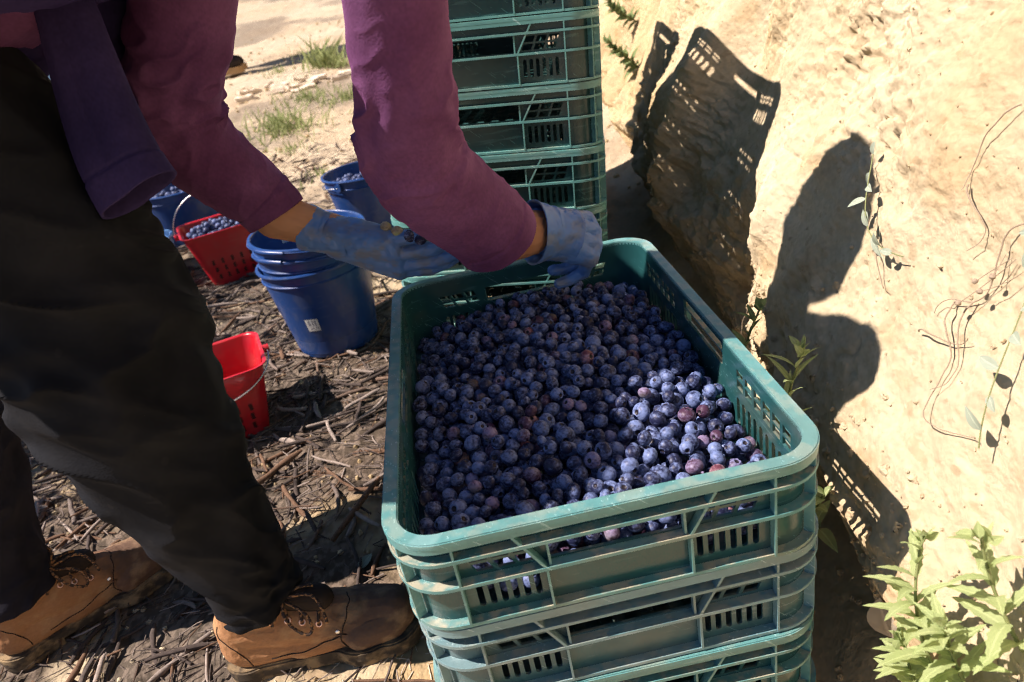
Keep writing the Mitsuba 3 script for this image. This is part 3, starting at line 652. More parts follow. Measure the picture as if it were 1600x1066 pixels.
# ------------------------------------------------------------------ plants on the bank
def plant(name, label, root, tip, nleaf, L, w, bsdf, bend=0.4, spread=0.8, start=0.25, stem_r=0.0016, away=(-0.8, 0, 0.4), wob=0.01, catg='plant', toothed=0.0, flat=0.6, tuftn=0):
    k = thing(name, label, catg); root, tip = np.array(root, float), np.array(tip, float); up = tip - root
    mid = (root + tip) / 2 + rng.normal(0, wob, 3) + np.array(away) * 0.1 * np.linalg.norm(up)
    c = spline([root, mid, tip], 14); part(k, 'stem', P(sweep(c, np.linspace(stem_r, stem_r * 0.6, 14), 7), 'green_stem', True))
    ax = up / np.linalg.norm(up)
    for i in range(nleaf):
        f = start + (1 - start) * (i + 0.5) / nleaf; p = c[min(13, int(f * 13))]
        a = i * 2.4 + rng.normal(0, 0.3); e1 = np.cross(ax, (0.3, 1, 0.1)); e1 /= np.linalg.norm(e1); e2 = np.cross(ax, e1)
        rad = math.cos(a) * e1 + math.sin(a) * e2 + np.array(away) * 0.5
        d = rad * spread * (1.25 - 0.7 * f) + ax * (0.25 + 0.8 * f)
        s = (1.0 - 0.55 * f) * rng.uniform(0.8, 1.15)
        m, uv = blade(p, d, L * s, w * s, bend * rng.uniform(0.5, 1.3), 12 if toothed else 7, ax, toothed); part(k, 'leaf', P(m, bsdf, True, uv=uv))
    for i in range(tuftn):
        d = rng.normal(0, 0.6, 3) + ax; m, uv = blade(tip + rng.normal(0, 0.003, 3), d, L * 0.25, w * 0.5, 0.3, 5, rng.normal(0, 1, 3)); part(k, 'leaf', P(m, bsdf, True, uv=uv))
    return k

# ------------------------------------------------------------------ the worker
def cloth(c0, c1, wear=None, k=900.0):
    def fn(p, n, uv):
        wv = fbm(p.x * 420, p.y * 420, p.z * 260, 3)
        c = mix(mi.Color3f(c0), mi.Color3f(c1), smoothstep(0.25, 0.75, fbm(p.x * 12, p.y * 12, p.z * 12, 4))) * (0.8 + 0.4 * wv)
        if wear is not None:
            spot = smoothstep(0.80, 0.84, noise(p.x * 85 + 3, p.y * 85, p.z * 85)) * smoothstep(0.62, 0.72, noise(p.x * 13, p.y * 13, p.z * 13 + 5))
            dust = smoothstep(0.45, 0.75, fbm(p.x * 22, p.y * 22, p.z * 22 + 2, 4)) * 0.07
            c = mix(c, mi.Color3f(wear), spot * 0.10 + dust)
        return c
    return fn
def weave(p, n, uv): return fbm(p.x * 700, p.y * 700, p.z * 700, 2) * 0.0006
scene['burgundy_jersey'] = two(bumped(principled(proc(cloth((0.080, 0.026, 0.078), (0.130, 0.050, 0.126))), 0.85, 0.15, sheen=0.8, sheen_tint=0.6), weave))
scene['violet_jersey'] = two(bumped(principled(proc(cloth((0.015, 0.0105, 0.045), (0.027, 0.018, 0.066))), 0.85, 0.15, sheen=0.6, sheen_tint=0.6), weave))
scene['dark_trouser_cloth'] = two(bumped(principled(proc(cloth((0.0042, 0.0050, 0.0072), (0.0085, 0.0096, 0.0128), (0.05, 0.048, 0.046))), 0.9, 0.15, sheen=0.5), weave))
scene['navy_knit'] = two(bumped(principled(proc(cloth((0.009, 0.009, 0.015), (0.016, 0.0155, 0.024), (0.08, 0.07, 0.05))), 0.9, 0.15, sheen=0.3), weave))
def skin_fn(p, n, uv): return mix(mi.Color3f(0.27, 0.13, 0.07), mi.Color3f(0.36, 0.19, 0.11), fbm(p.x * 50, p.y * 50, p.z * 50, 4))
scene['skin'] = two(bumped(principled(proc(skin_fn), 0.5, 0.35), lambda p, n, uv: fbm(p.x * 500, p.y * 500, p.z * 500, 2) * 0.0004))
def glove_fn(p, n, uv):
    d = smoothstep(0.42, 0.72, fbm(p.x * 48, p.y * 48, p.z * 48, 4))
    return mix(mix(mi.Color3f(0.055, 0.14, 0.38), mi.Color3f(0.09, 0.195, 0.44), fbm(p.x * 90, p.y * 90, p.z * 90, 2)), mi.Color3f(0.13, 0.155, 0.205), d * 0.8)
scene['nitrile_glove'] = two(bumped(principled(proc(glove_fn), 0.42, 0.45), lambda p, n, uv: fbm(p.x * 160, p.y * 160, p.z * 160, 4) * 0.0022 + fbm(p.x * 45, p.y * 45, p.z * 45 + 3, 2) * 0.003))
def boot_fn(p, n, uv):
    c = mix(mi.Color3f(0.25, 0.118, 0.052), mi.Color3f(0.35, 0.185, 0.09), fbm(p.x * 16, p.y * 16, p.z * 16, 4))
    c = mix(c, mi.Color3f(0.09, 0.056, 0.04), smoothstep(0.52, 0.72, uv.x + 0.25 * (fbm(p.x * 30, p.y * 30, p.z * 30, 4) - 0.5)) * 0.9)
    c = mix(c, mi.Color3f(0.42, 0.28, 0.15), smoothstep(0.5, 0.75, fbm(p.x * 40, p.y * 40, p.z * 40 + 5, 4)) * 0.35)
    return c * (0.85 + 0.3 * fbm(p.x * 400, p.y * 400, p.z * 400, 2))
scene['boot_leather'] = two(bumped(principled(proc(boot_fn), 0.75, 0.25, sheen=0.3), lambda p, n, uv: fbm(p.x * 130, p.y * 130, p.z * 130, 4) * 0.002))
scene['boot_sole'] = two(principled(proc(lambda p, n, uv: mix(mi.Color3f(0.05, 0.04, 0.03), mi.Color3f(0.25, 0.18, 0.10), smoothstep(0.35, 0.7, fbm(p.x * 60, p.y * 60, p.z * 60, 4)))), 0.85, 0.2))
scene['boot_lace'] = two(principled(proc(lambda p, n, uv: mix(mi.Color3f(0.035, 0.022, 0.018), mi.Color3f(0.30, 0.15, 0.06), smoothstep(0.5, 0.62, noise(p.x * 420, p.y * 420, p.z * 420)))), 0.8))
scene['dark_stitch'] = two(principled((0.025, 0.015, 0.01), 0.8))
scene['brass'] = two({'type': 'roughconductor', 'material': 'Cu', 'alpha': 0.35})
scene['hair'] = two(principled((0.03, 0.02, 0.015), 0.6))

def garment(pts, n_s, n_p, folds, hem=0.0, flat=None, ref=(0, 1, 0), inner=True):
    """A cloth tube through pts (x, y, z, r); folds(s, phi, centre, length) is added to the radius in metres; the far end is hemmed and turned in."""
    S = spline(pts, n_s); C, R = S[:, :3], S[:, 3]; t, U, W = frames(C, ref)
    ph = np.linspace(0, 2 * PI, n_p, endpoint=False); s = np.linspace(0, 1, n_s); L = np.linalg.norm(np.diff(C, axis=0), axis=1).sum()
    D = np.cos(ph)[None, :, None] * U[:, None] + np.sin(ph)[None, :, None] * W[:, None]
    base = C[:, None] + R[:, None, None] * D
    r = R[:, None] + folds(s[:, None] * np.ones(n_p), np.ones((n_s, 1)) * ph, base, L)
    if hem:
        e = (1 - s) * L; r = r - 0.0016 * np.exp(-((e - hem) / 0.0016) ** 2)[:, None] + 0.0009 * (e < hem)[:, None]
    V = C[:, None] + r[..., None] * D
    if inner:
        k = max(2, int(0.05 / L * n_s)); add = [C[-1] + (r[-1] - o)[:, None] * D[-1] + t[-1] * q for o, q in ((0.0002, 0.0008), (0.0014, 0.0012), (0.0026, 0.0004))]
        ins = [C[-1 - j] + (r[-1 - j] - 0.0034)[:, None] * D[-1 - j] for j in range(1, k * 3, 2) if j < n_s - 1]
        V = np.concatenate([V, np.array(add), np.array(ins)])
    return grid_mesh(V, True)
def ridge(x): return 1 - 2 * np.abs(x)
def sleeve_folds(amp, elbow, seed, inner_dir):
    inner_dir = np.asarray(inner_dir, float)
    def fn(s, ph, B, L):
        near = np.exp(-((s - elbow) / 0.16) ** 2); far = np.exp(-((s - 0.88) / 0.12) ** 2)
        q = np.stack([s * L / 0.030 + 0.9 * np.cos(ph + seed), np.cos(ph) * 1.1 + seed, np.sin(ph) * 1.1], -1)
        q2 = np.stack([s * L / 0.09 + 1.6 * np.sin(ph - seed), np.cos(ph) * 0.8, np.sin(ph) * 0.8 + seed], -1)
        rd = ridge(nz(q, 1.0, 2, 3)) ** 2 - 0.55
        return amp * (near * 1.25 + 0.10 + 0.25 * far) * rd + amp * (0.25 + 0.75 * near) * nz(q2, 1.0, 2, 8)
    return fn

W = thing('person', 'worker bent over the crates in a burgundy long-sleeved top, dark trousers and blue gloves', 'person')
# skin: one body, seen at the forearms, otherwise under the clothes
body_bones = [((0.119, 0.22, 0.47), 0.034, (0.086, 0.322, 0.240), 0.036), ((0.086, 0.322, 0.240), 0.038, (0.170, 0.427, 0.102), 0.036), ((0.170, 0.427, 0.102), 0.036, (0.232, 0.477, 0.079), 0.0285), ((0.232, 0.477, 0.079), 0.0275, (0.262, 0.480, 0.068), 0.027),
              ((-0.12, 0.51, 0.50), 0.040, (-0.204, 0.523, 0.322), 0.038), ((-0.204, 0.523, 0.322), 0.040, (-0.127, 0.563, 0.154), 0.034), ((-0.127, 0.563, 0.154), 0.033, (-0.081, 0.573, 0.123), 0.0275), ((-0.081, 0.573, 0.123), 0.0265, (-0.055, 0.562, 0.113), 0.026),
              ((0.06, 0.28, 0.54), 0.055, (-0.06, 0.42, 0.56), 0.07), ((-0.02, 0.34, 0.57), 0.07, (-0.41, 0.28, 0.50), 0.08), ((0.02, 0.40, 0.565), 0.055, (0.09, 0.455, 0.61), 0.05),
              ((-0.47, 0.40, 0.42), 0.085, (-0.375, 0.372, 0.31), 0.085), ((-0.375, 0.372, 0.31), 0.085, (-0.325, 0.36, 0.18), 0.075), ((-0.325, 0.36, 0.18), 0.075, (-0.29, 0.33, 0.0), 0.05), ((-0.29, 0.33, 0.0), 0.05, (-0.265, 0.322, -0.33), 0.034), ((-0.265, 0.322, -0.33), 0.03, (-0.13, 0.315, -0.385), 0.025),
              ((-0.51, 0.50, 0.43), 0.08, (-0.60, 0.52, 0.20), 0.06), ((-0.60, 0.52, 0.20), 0.06, (-0.635, 0.50, 0.054), 0.045), ((-0.635, 0.50, 0.054), 0.045, (-0.655, 0.485, -0.10), 0.040), ((-0.655, 0.485, -0.10), 0.040, (-0.675, 0.467, -0.33), 0.032), ((-0.675, 0.465, -0.33), 0.03, (-0.57, 0.545, -0.385), 0.025),
              # head: skull, brow to chin, nose, ears
              ((0.125, 0.410, 0.665), 0.092, (0.155, 0.415, 0.640), 0.074), ((0.16, 0.415, 0.618), 0.056, (0.175, 0.417, 0.58), 0.034), ((0.215, 0.419, 0.618), 0.012, (0.235, 0.420, 0.602), 0.011),
              ((0.135, 0.321, 0.625), 0.016, (0.13, 0.319, 0.65), 0.017), ((0.135, 0.504, 0.625), 0.016, (0.13, 0.506, 0.65), 0.017)]
part(W, 'body', P(hulls(body_bones, 0.012, 6), 'skin', True))
for sy in (-1, 1):
    e = trimesh.creation.icosphere(2, 0.0115); e.apply_translation((0.212, 0.418 + sy * 0.031, 0.640)); part(W, 'eye', P(e, 'white_plastic', True))
m = sweep(spline([(0.204, 0.397, 0.590), (0.210, 0.418, 0.587), (0.204, 0.439, 0.590)], 8), [0.002, 0.004, 0.005, 0.0055, 0.0055, 0.005, 0.004, 0.002], 8); part(W, 'mouth', P(m, 'skin', True))
hm = hulls([((0.112, 0.410, 0.678), 0.106, (0.125, 0.413, 0.678), 0.102), ((0.085, 0.410, 0.65), 0.075, (0.06, 0.405, 0.625), 0.045)], 0.012, 4); hm.vertices += hm.vertex_normals * (0.004 * nz(hm.vertices * [1, 1, 0.35], 60, 3, 2))[:, None]
part(W, 'hair', P(hm, 'hair', True))
# top
torso = hulls([((0.082, 0.275, 0.515), 0.052, (-0.05, 0.41, 0.545), 0.080), ((-0.03, 0.39, 0.555), 0.085, (-0.20, 0.42, 0.555), 0.105), ((-0.20, 0.42, 0.555), 0.105, (-0.43, 0.40, 0.51), 0.135), ((-0.41, 0.23, 0.520), 0.115, (-0.43, 0.40, 0.51), 0.135),
               ((0.121, 0.215, 0.485), 0.045, (0.080, 0.275, 0.52), 0.052), ((-0.118, 0.508, 0.505), 0.058, (-0.05, 0.41, 0.545), 0.078), ((0.0, 0.39, 0.58), 0.07, (0.05, 0.43, 0.60), 0.062)], 0.014, 10)
torso.vertices += torso.vertex_normals * (0.006 * nz(torso.vertices * [1, 1, 1], 14, 3, 5))[:, None]
part(W, 'top', P(torso, 'burgundy_jersey', True))
slR = garment([(0.126, 0.205, 0.500, 0.046), (0.115, 0.235, 0.430, 0.0465), (0.100, 0.280, 0.328, 0.0500), (0.091, 0.338, 0.238, 0.0570), (0.130, 0.392, 0.164, 0.0570), (0.166, 0.429, 0.104, 0.0560)], 220, 110, sleeve_folds(0.0062, 0.52, 1.7, (1, 0, 0)), 0.028)
part(W, 'sleeve', P(slR, 'burgundy_jersey', True), 'near sleeve, pushed to the forearm, sunlit on its outer side')
slL = garment([(-0.112, 0.512, 0.53, 0.060), (-0.139, 0.519, 0.437, 0.060), (-0.168, 0.514, 0.379, 0.057), (-0.198, 0.525, 0.316, 0.059), (-0.174, 0.551, 0.235, 0.053), (-0.127, 0.563, 0.154, 0.044)], 220, 110, sleeve_folds(0.0085, 0.50, 4.1, (1, 0, 0)), 0.034)
part(W, 'sleeve', P(slL, 'burgundy_jersey', True), 'far sleeve, dark in the shade with a hemmed cuff')
# sleeve of a violet jumper tied round the waist, and its body with added shade lumps
def hang(s, ph, B, L): return 0.0035 * nz(np.stack([s * 3.0, np.cos(ph) * 1.2, np.sin(ph) * 1.2], -1), 1.0, 3, 4) + 0.30 * 0.034 * np.cos(2 * ph) * (0.3 + 0.7 * s)
part(W, 'tied_jumper_sleeve', P(garment([(-0.235, 0.41, 0.52, 0.022), (-0.213, 0.375, 0.455, 0.0245), (-0.206, 0.338, 0.366, 0.030), (-0.188, 0.302, 0.270, 0.0355)], 120, 72, hang, 0.030), 'violet_jersey', True), 'violet sleeve of a jumper tied round the waist, hanging empty')
tied = hulls([((-0.30, 0.47, 0.47), 0.075, (-0.245, 0.53, 0.445), 0.050), ((-0.25, 0.54, 0.43), 0.045, (-0.248, 0.522, 0.398), 0.022), ((-0.36, 0.36, 0.48), 0.06, (-0.42, 0.34, 0.46), 0.06), ((-0.375, 0.385, 0.470), 0.085, (-0.30, 0.45, 0.475), 0.07), ((-0.375, 0.385, 0.470), 0.085, (-0.46, 0.38, 0.47), 0.13), ((-0.47, 0.24, 0.48), 0.15, (-0.46, 0.44, 0.47), 0.145), ((-0.32, 0.132, 0.548), 0.110, (-0.41, 0.20, 0.50), 0.135), ((-0.41, 0.20, 0.498), 0.135, (-0.24, 0.215, 0.512), 0.062), ((-0.24, 0.215, 0.512), 0.062, (-0.20, 0.40, 0.545), 0.10), ((-0.24, 0.215, 0.512), 0.060, (-0.06, 0.375, 0.545), 0.078), ((-0.32, 0.135, 0.54), 0.09, (-0.33, 0.36, 0.50), 0.07), ((-0.40, 0.46, 0.48), 0.12, (-0.34, 0.47, 0.48), 0.10), ((-0.235, 0.41, 0.51), 0.04, (-0.33, 0.38, 0.47), 0.06)], 0.010, 8)  # includes unseen near-hip lumps added to shape the shadow on the berries
tied.vertices += tied.vertex_normals * (0.006 * nz(tied.vertices * [1, 1, 0.5], 26, 3, 6))[:, None]
part(W, 'jumper_and_shade_lump', P(tied, 'violet_jersey', True))
# trousers: baggy legs gathered at the ankle
def leg_folds(knee, seed):
    def fn(s, ph, B, L):
        q = np.stack([s * L / 0.055 + 1.5 * np.cos(ph + seed), np.cos(ph) * 0.8 + seed, np.sin(ph) * 0.8], -1)
        q3 = np.stack([s * L / 0.16 + 1.0 * np.sin(ph), np.cos(ph) * 1.4, np.sin(ph) * 1.4 + seed], -1)
        gath = np.exp(-((s - 0.97) / 0.05) ** 2); kn = np.exp(-((s - knee) / 0.2) ** 2)
        qh = np.stack([s * L / 0.013, np.cos(ph) * 1.0, np.sin(ph) * 1.0 + seed], -1)
        return 0.0150 * (0.45 + kn) * (ridge(nz(q, 1.0, 2, 5)) ** 2 - 0.5) + 0.010 * nz(q3, 1.0, 2, 7) + 0.0065 * gath * nz(qh, 1.0, 2, 9)
    return fn
legR = garment([(-0.425, 0.385, 0.425, 0.112), (-0.372, 0.372, 0.345, 0.116), (-0.342, 0.362, 0.262, 0.117), (-0.331, 0.36, 0.185, 0.117), (-0.312, 0.338, 0.054, 0.112), (-0.303, 0.331, -0.03, 0.098), (-0.288, 0.325, -0.133, 0.079), (-0.268, 0.324, -0.255, 0.061), (-0.260, 0.323, -0.312, 0.056)], 260, 120, leg_folds(0.42, 0.6))
part(W, 'trouser_leg', P(legR, 'dark_trouser_cloth', True), 'near trouser leg, dusty, its back edge catching the sun')
legL = garment([(-0.52, 0.53, 0.43, 0.125), (-0.60, 0.52, 0.20, 0.10), (-0.635, 0.50, 0.054, 0.085), (-0.655, 0.485, -0.10, 0.072), (-0.672, 0.47, -0.24, 0.060), (-0.675, 0.468, -0.318, 0.058)], 200, 96, leg_folds(0.5, 2.6))
part(W, 'trouser_leg', P(legL, 'navy_knit', True))
seat = hulls([((-0.372, 0.372, 0.335), 0.116, (-0.49, 0.39, 0.39), 0.122), ((-0.372, 0.372, 0.335), 0.117, (-0.396, 0.375, 0.368), 0.108), ((-0.49, 0.37, 0.41), 0.122, (-0.52, 0.50, 0.42), 0.128), ((-0.44, 0.46, 0.46), 0.13, (-0.50, 0.47, 0.40), 0.14)], 0.014, 6); part(W, 'trouser_seat', P(seat, 'dark_trouser_cloth', True))
# boots
def boot(loc, rz_, s=1.0, lab=None):
    M = mat(loc, rz_, s=s); k = part_holder = W + '__' + ('boot' if W + '__boot__sole' not in scene else 'boot_001')
    up = hulls([((0.040, 0, 0.050), 0.036, (0.045, 0, 0.085), 0.036), ((0.045, 0, 0.085), 0.037, (0.105, 0.0, 0.075), 0.040), ((0.045, 0, 0.046), 0.036, (0.12, 0, 0.046), 0.034), ((0.105, 0, 0.075), 0.039, (0.20, 0.005, 0.050), 0.037), ((0.12, 0, 0.040), 0.036, (0.205, 0.010, 0.040), 0.040),
                ((0.205, 0.010, 0.045), 0.040, (0.250, 0.006, 0.045), 0.034), ((0.205, -0.012, 0.036), 0.030, (0.242, -0.006, 0.038), 0.030), ((0.050, 0, 0.09), 0.036, (0.062, 0, 0.128), 0.040), ((0.062, 0, 0.128), 0.040, (0.085, 0, 0.105), 0.036)], 0.006, 10)
    v = up.vertices; v[:, 2] = np.maximum(v[:, 2], 0.020); crease = np.exp(-((v[:, 0] - 0.185) / 0.02) ** 2) * (v[:, 2] > 0.05)
    up.vertices = v + up.vertex_normals * (0.0016 * nz(v, 40, 3, 3) - 0.003 * crease * (ridge(nz(v * [3, 1, 1], 30, 2, 2)) ** 2))[:, None]
    uv = np.stack([np.clip(up.vertices[:, 0] / 0.285, 0, 1), up.vertices[:, 2]], 1)
    scene[k] = P(up, 'boot_leather', True, M, uv=uv)
    if lab: labels[k] = {'label': lab}
    out = sg.LineString([(0.040, 0), (0.11, 0.002), (0.205, 0.008), (0.243, 0.004)]); o = unary_union([sg.Point(0.040, 0).buffer(0.0385), sg.Point(0.205, 0.004).buffer(0.050), sg.Point(0.243, 0.002).buffer(0.043), sg.LineString([(0.04, 0), (0.205, 0.004)]).buffer(0.034)]).buffer(0.02).buffer(-0.02)
    sole = cat([extrude(o, 0.013, 0.010), extrude(o.buffer(-0.0025), 0.003, 0.0225), extrude(o.intersection(sg.box(-1, -1, 0.088, 1)).buffer(-0.001), 0.0125, -0.002), extrude(o.intersection(sg.box(0.118, -1, 1, 1)).buffer(-0.001), 0.0105, 0.0)])
    scene[k + '__sole'] = P(sole, 'boot_sole', 25, M)
    kd = cKDTree(up.vertices)
    def onto(pts, lift=0.0012, n=26):
        c = spline(pts, n); i = kd.query(c)[1]; c2 = up.vertices[i] * 0.5 + c * 0.5 + up.vertex_normals[i] * lift; i = kd.query(c2)[1]; return (up.vertices[i] + up.vertex_normals[i] * lift)
    def smooth_c(c):
        for _ in range(3): c[1:-1] = (c[:-2] + 2 * c[1:-1] + c[2:]) / 4
        return c
    seams = [sweep(smooth_c(onto(q, 0.0004)), 0.0008, 6) for q in ([(0.016, -0.03, 0.11), (0.022, -0.035, 0.085), (0.040, -0.038, 0.066), (0.050, -0.038, 0.045), (0.052, -0.038, 0.026)], [(0.198, 0.01, 0.095), (0.196, -0.02, 0.08), (0.186, -0.035, 0.06), (0.178, -0.045, 0.03)], [(0.178, -0.040, 0.052), (0.13, -0.04, 0.042), (0.08, -0.04, 0.036)])]
    scene[k + '__seam'] = P(cat(seams), 'dark_stitch', True, M)
    n_e = 0
    eye_pts = [(0.100 + 0.019 * j, -0.026 - 0.001 * j, 0.104 - 0.0085 * j) for j in range(4)]
    for j, e in enumerate(eye_pts):
        i = kd.query(e)[1]; t_ = trimesh.creation.torus(0.0036, 0.0013, 20, 8); t_.apply_transform(trimesh.geometry.align_vectors([0, 0, 1], up.vertex_normals[i])); t_.apply_translation(up.vertices[i] + up.vertex_normals[i] * 0.001)
        scene[k + '__eyelet' + ('' if j == 0 else f'_{j:03d}')] = P(t_, 'brass', True, M)
    i = kd.query((0.180, -0.042, 0.066))[1]; st = trimesh.creation.icosphere(2, 0.0034); st.vertices *= [1, 0.6, 1]; st.apply_translation(up.vertices[i]); scene[k + '__rivet'] = P(st, 'wire', True, M)
    lc = []
    for j in range(4):
        a = kd.query(eye_pts[j])[1]; p0 = up.vertices[a] + up.vertex_normals[a] * 0.0015; p1 = p0 * [1, -1, 1]; top = (p0 + p1) / 2 + np.array([-0.006 + 0.003 * j, 0, 0.016]); lc.append(sweep(spline([p0, (p0 + top) / 2 + [0, -0.004, 0.004], top, (p1 + top) / 2 + [0, 0.004, 0.004], p1], 18), 0.0022, 7))
    kn = np.array([0.118, -0.014, 0.124])
    for q in ([(0, 0, 0), (0.004, -0.022, -0.006), (0.018, -0.034, -0.030), (0.032, -0.034, -0.040), (0.036, -0.028, -0.022), (0.016, -0.014, -0.004), (0, 0, 0)], [(0, 0, 0), (-0.002, 0.004, 0.018), (0.002, 0.010, 0.034), (0.012, 0.012, 0.030), (0.010, 0.004, 0.012), (0, 0, 0)],
              [(0, 0, 0), (-0.010, -0.016, -0.014), (-0.018, -0.022, -0.026)], [(0, 0, 0), (0.020, -0.004, 0.004), (0.042, -0.008, 0.002), (0.054, -0.020, -0.016), (0.056, -0.026, -0.034)], [(0, 0, 0), (0.022, 0.008, 0.006), (0.040, 0.014, -0.002)]):
        lc.append(sweep(spline(np.array(q) + kn, 30), 0.0022, 7))
    b = trimesh.creation.icosphere(2, 0.006); b.vertices *= [1, 1, 0.8]; b.apply_translation(kn); lc.append(b)
    scene[k + '__lace'] = P(cat(lc), 'boot_lace', True, M)
    tg = hulls([((0.085, 0, 0.125), 0.022, (0.16, 0, 0.098), 0.020)], 0.008, 3); scene[k + '__tongue'] = P(tg, 'dark_stitch', True, M)
boot((-0.347, 0.322, G(-0.2, 0.31) + 0.001), -0.03, 1.02, 'near boot, tan suede lit at the heel, toe worn dark')
boot((-0.735, 0.425, G(-0.63, 0.5) + 0.001), 0.62, 1.02)

# hands in gloves: palm and five bent fingers
def hand(curl, thumb, spread=(0.05, 0.0, -0.06, -0.16), mirror=False, grow=0.0012, palm_bend=0.0):
    """Wrist at the origin, fingers towards +x, back of the hand +z, thumb on the +y side (mirror: -y)."""
    bones = []; g = grow
    kn = [(0.088, 0.030, -0.002), (0.092, 0.009, 0.001), (0.088, -0.012, 0.0), (0.080, -0.031, -0.004)]
    wr = [(0, 0.014, 0), (0, 0.0, 0.002), (0, -0.012, 0)]
    for i in range(3):
        bones.append((wr[min(i, 2)], 0.019 + g, kn[i], 0.0125 + g)); bones.append((kn[i], 0.0125 + g, kn[i + 1], 0.012 + g)); bones.append(((0.045, 0.018 - 0.018 * i, 0), 0.017 + g, kn[i + 1], 0.012 + g))
    bones.append((wr[2], 0.019 + g, kn[3], 0.0115 + g)); bones.append(((0.02, 0.016, -0.008), 0.018 + g, (0.052, 0.034, -0.012), 0.015 + g)); bones.append(((0.02, -0.018, -0.008), 0.016 + g, (0.06, -0.026, -0.008), 0.013 + g))
    ls = [(0.044, 0.026, 0.021), (0.049, 0.030, 0.022), (0.045, 0.027, 0.021), (0.034, 0.021, 0.019)]; rs = [(0.0102, 0.0092, 0.0084, 0.0070), (0.0105, 0.0094, 0.0086, 0.0072), (0.0100, 0.0090, 0.0082, 0.0068), (0.0090, 0.0080, 0.0074, 0.0062)]
    for f in range(4):
        p = np.array(kn[f]); a = 0.0; yaw = spread[f]
        for j in range(3):
            a += curl[f][j]; d = np.array([math.cos(a) * math.cos(yaw), math.sin(yaw), -math.sin(a)]); q = p + d * ls[f][j]; bones.append((tuple(p), rs[f][j] + g, tuple(q), rs[f][j + 1] + g)); p = q
    p = np.array((0.030, 0.024, -0.010))
    for j, (d, L, r0, r1) in enumerate(zip(thumb, (0.036, 0.032, 0.026), (0.0145, 0.0118, 0.0108), (0.0118, 0.0108, 0.0085))):
        d = np.array(d, float); d /= np.linalg.norm(d); q = p + d * L; bones.append((tuple(p), r0 + g, tuple(q), r1 + g)); p = q
    m = hulls(bones, 0.0032, 6)
    if mirror: m.vertices[:, 1] *= -1; m.invert()
    v = m.vertices; wr_ = ridge(nz(v * [1.8, 0.7, 0.7], 60, 2, 4)) ** 2 - 0.4
    m.vertices = v + m.vertex_normals * (0.0008 * wr_ + 0.0007 * nz(v, 90, 2, 6))[:, None]
    return m
def basis(x, z, o):
    x = np.array(x, float); x /= np.linalg.norm(x); z = np.array(z, float); z -= x * z.dot(x); z /= np.linalg.norm(z); M = np.eye(4); M[:3, 0], M[:3, 1], M[:3, 2], M[:3, 3] = x, np.cross(z, x), z, o; return M
hl = hand([(0.22, 0.32, 0.3), (0.30, 0.36, 0.3), (0.38, 0.4, 0.35), (0.46, 0.45, 0.3)], [(0.78, 0.55, -0.30), (0.95, 0.10, -0.35), (0.95, -0.15, -0.25)], spread=(-0.34, -0.24, -0.16, -0.12), mirror=True)
hl.apply_scale(1.1); hl.apply_transform(basis((0.165, -0.076, -0.073), (0.12, -0.80, -0.58), (-0.056, 0.562, 0.104)))
gl_ = part(W, 'glove', P(hl, 'nitrile_glove', True), 'dusty blue glove of the left hand, cupped around berries')
def cuff_folds(s, ph, B, L): return 0.0016 * nz(np.stack([s * 4, np.cos(ph) * 1.6, np.sin(ph) * 1.6], -1), 1.0, 2, 3) + 0.0014 * nz(np.stack([s * 9, np.cos(ph) * 0.8, np.sin(ph) * 0.8], -1), 1.0, 2, 8)
scene[gl_ + '__cuff'] = P(garment([(-0.032, 0.552, 0.102, 0.0275), (-0.062, 0.563, 0.111, 0.0290), (-0.094, 0.574, 0.125, 0.0345)], 50, 72, cuff_folds), 'nitrile_glove', True)
hr = hand([(1.25, 0.95, 0.6), (1.3, 0.95, 0.6), (1.3, 0.9, 0.6), (1.25, 0.85, 0.5)], [(0.7, 0.45, -0.6), (0.6, 0.05, -0.85), (0.5, -0.2, -0.9)])
hr.apply_transform(basis((0.72, 0.30, -0.36), (0.10, -0.66, 0.70), (0.228, 0.470, 0.082)))
gr_ = part(W, 'glove', P(hr, 'nitrile_glove', True), 'blue glove of the right hand with a loose flared cuff')
scene[gr_ + '__cuff'] = P(garment([(0.272, 0.484, 0.062, 0.036), (0.244, 0.476, 0.074, 0.0355), (0.218, 0.468, 0.083, 0.0445)], 50, 72, cuff_folds), 'nitrile_glove', True)
for j, (q, r, t_) in enumerate([((0.022, 0.519, 0.117), 0.0088, 0.998), ((0.036, 0.510, 0.110), 0.0092, 0.999), ((0.052, 0.503, 0.103), 0.0088, 0.75), ((0.066, 0.496, 0.097), 0.0085, 0.3)]):
    m, uv = berry_mesh(r, r=t_); m.apply_transform(rand_rot()); m.apply_translation(q)
    single('blueberry', P(m, 'berry_skin', True, uv=uv), ['greenish unripe berry nearest the wrist in the cupped left glove', 'larger pale green berry in the middle of the cupped left glove', 'purple berry in the cupped left glove beside the pale green one', 'dark blue berry at the fingertips of the cupped left glove'][j], 'blueberry')

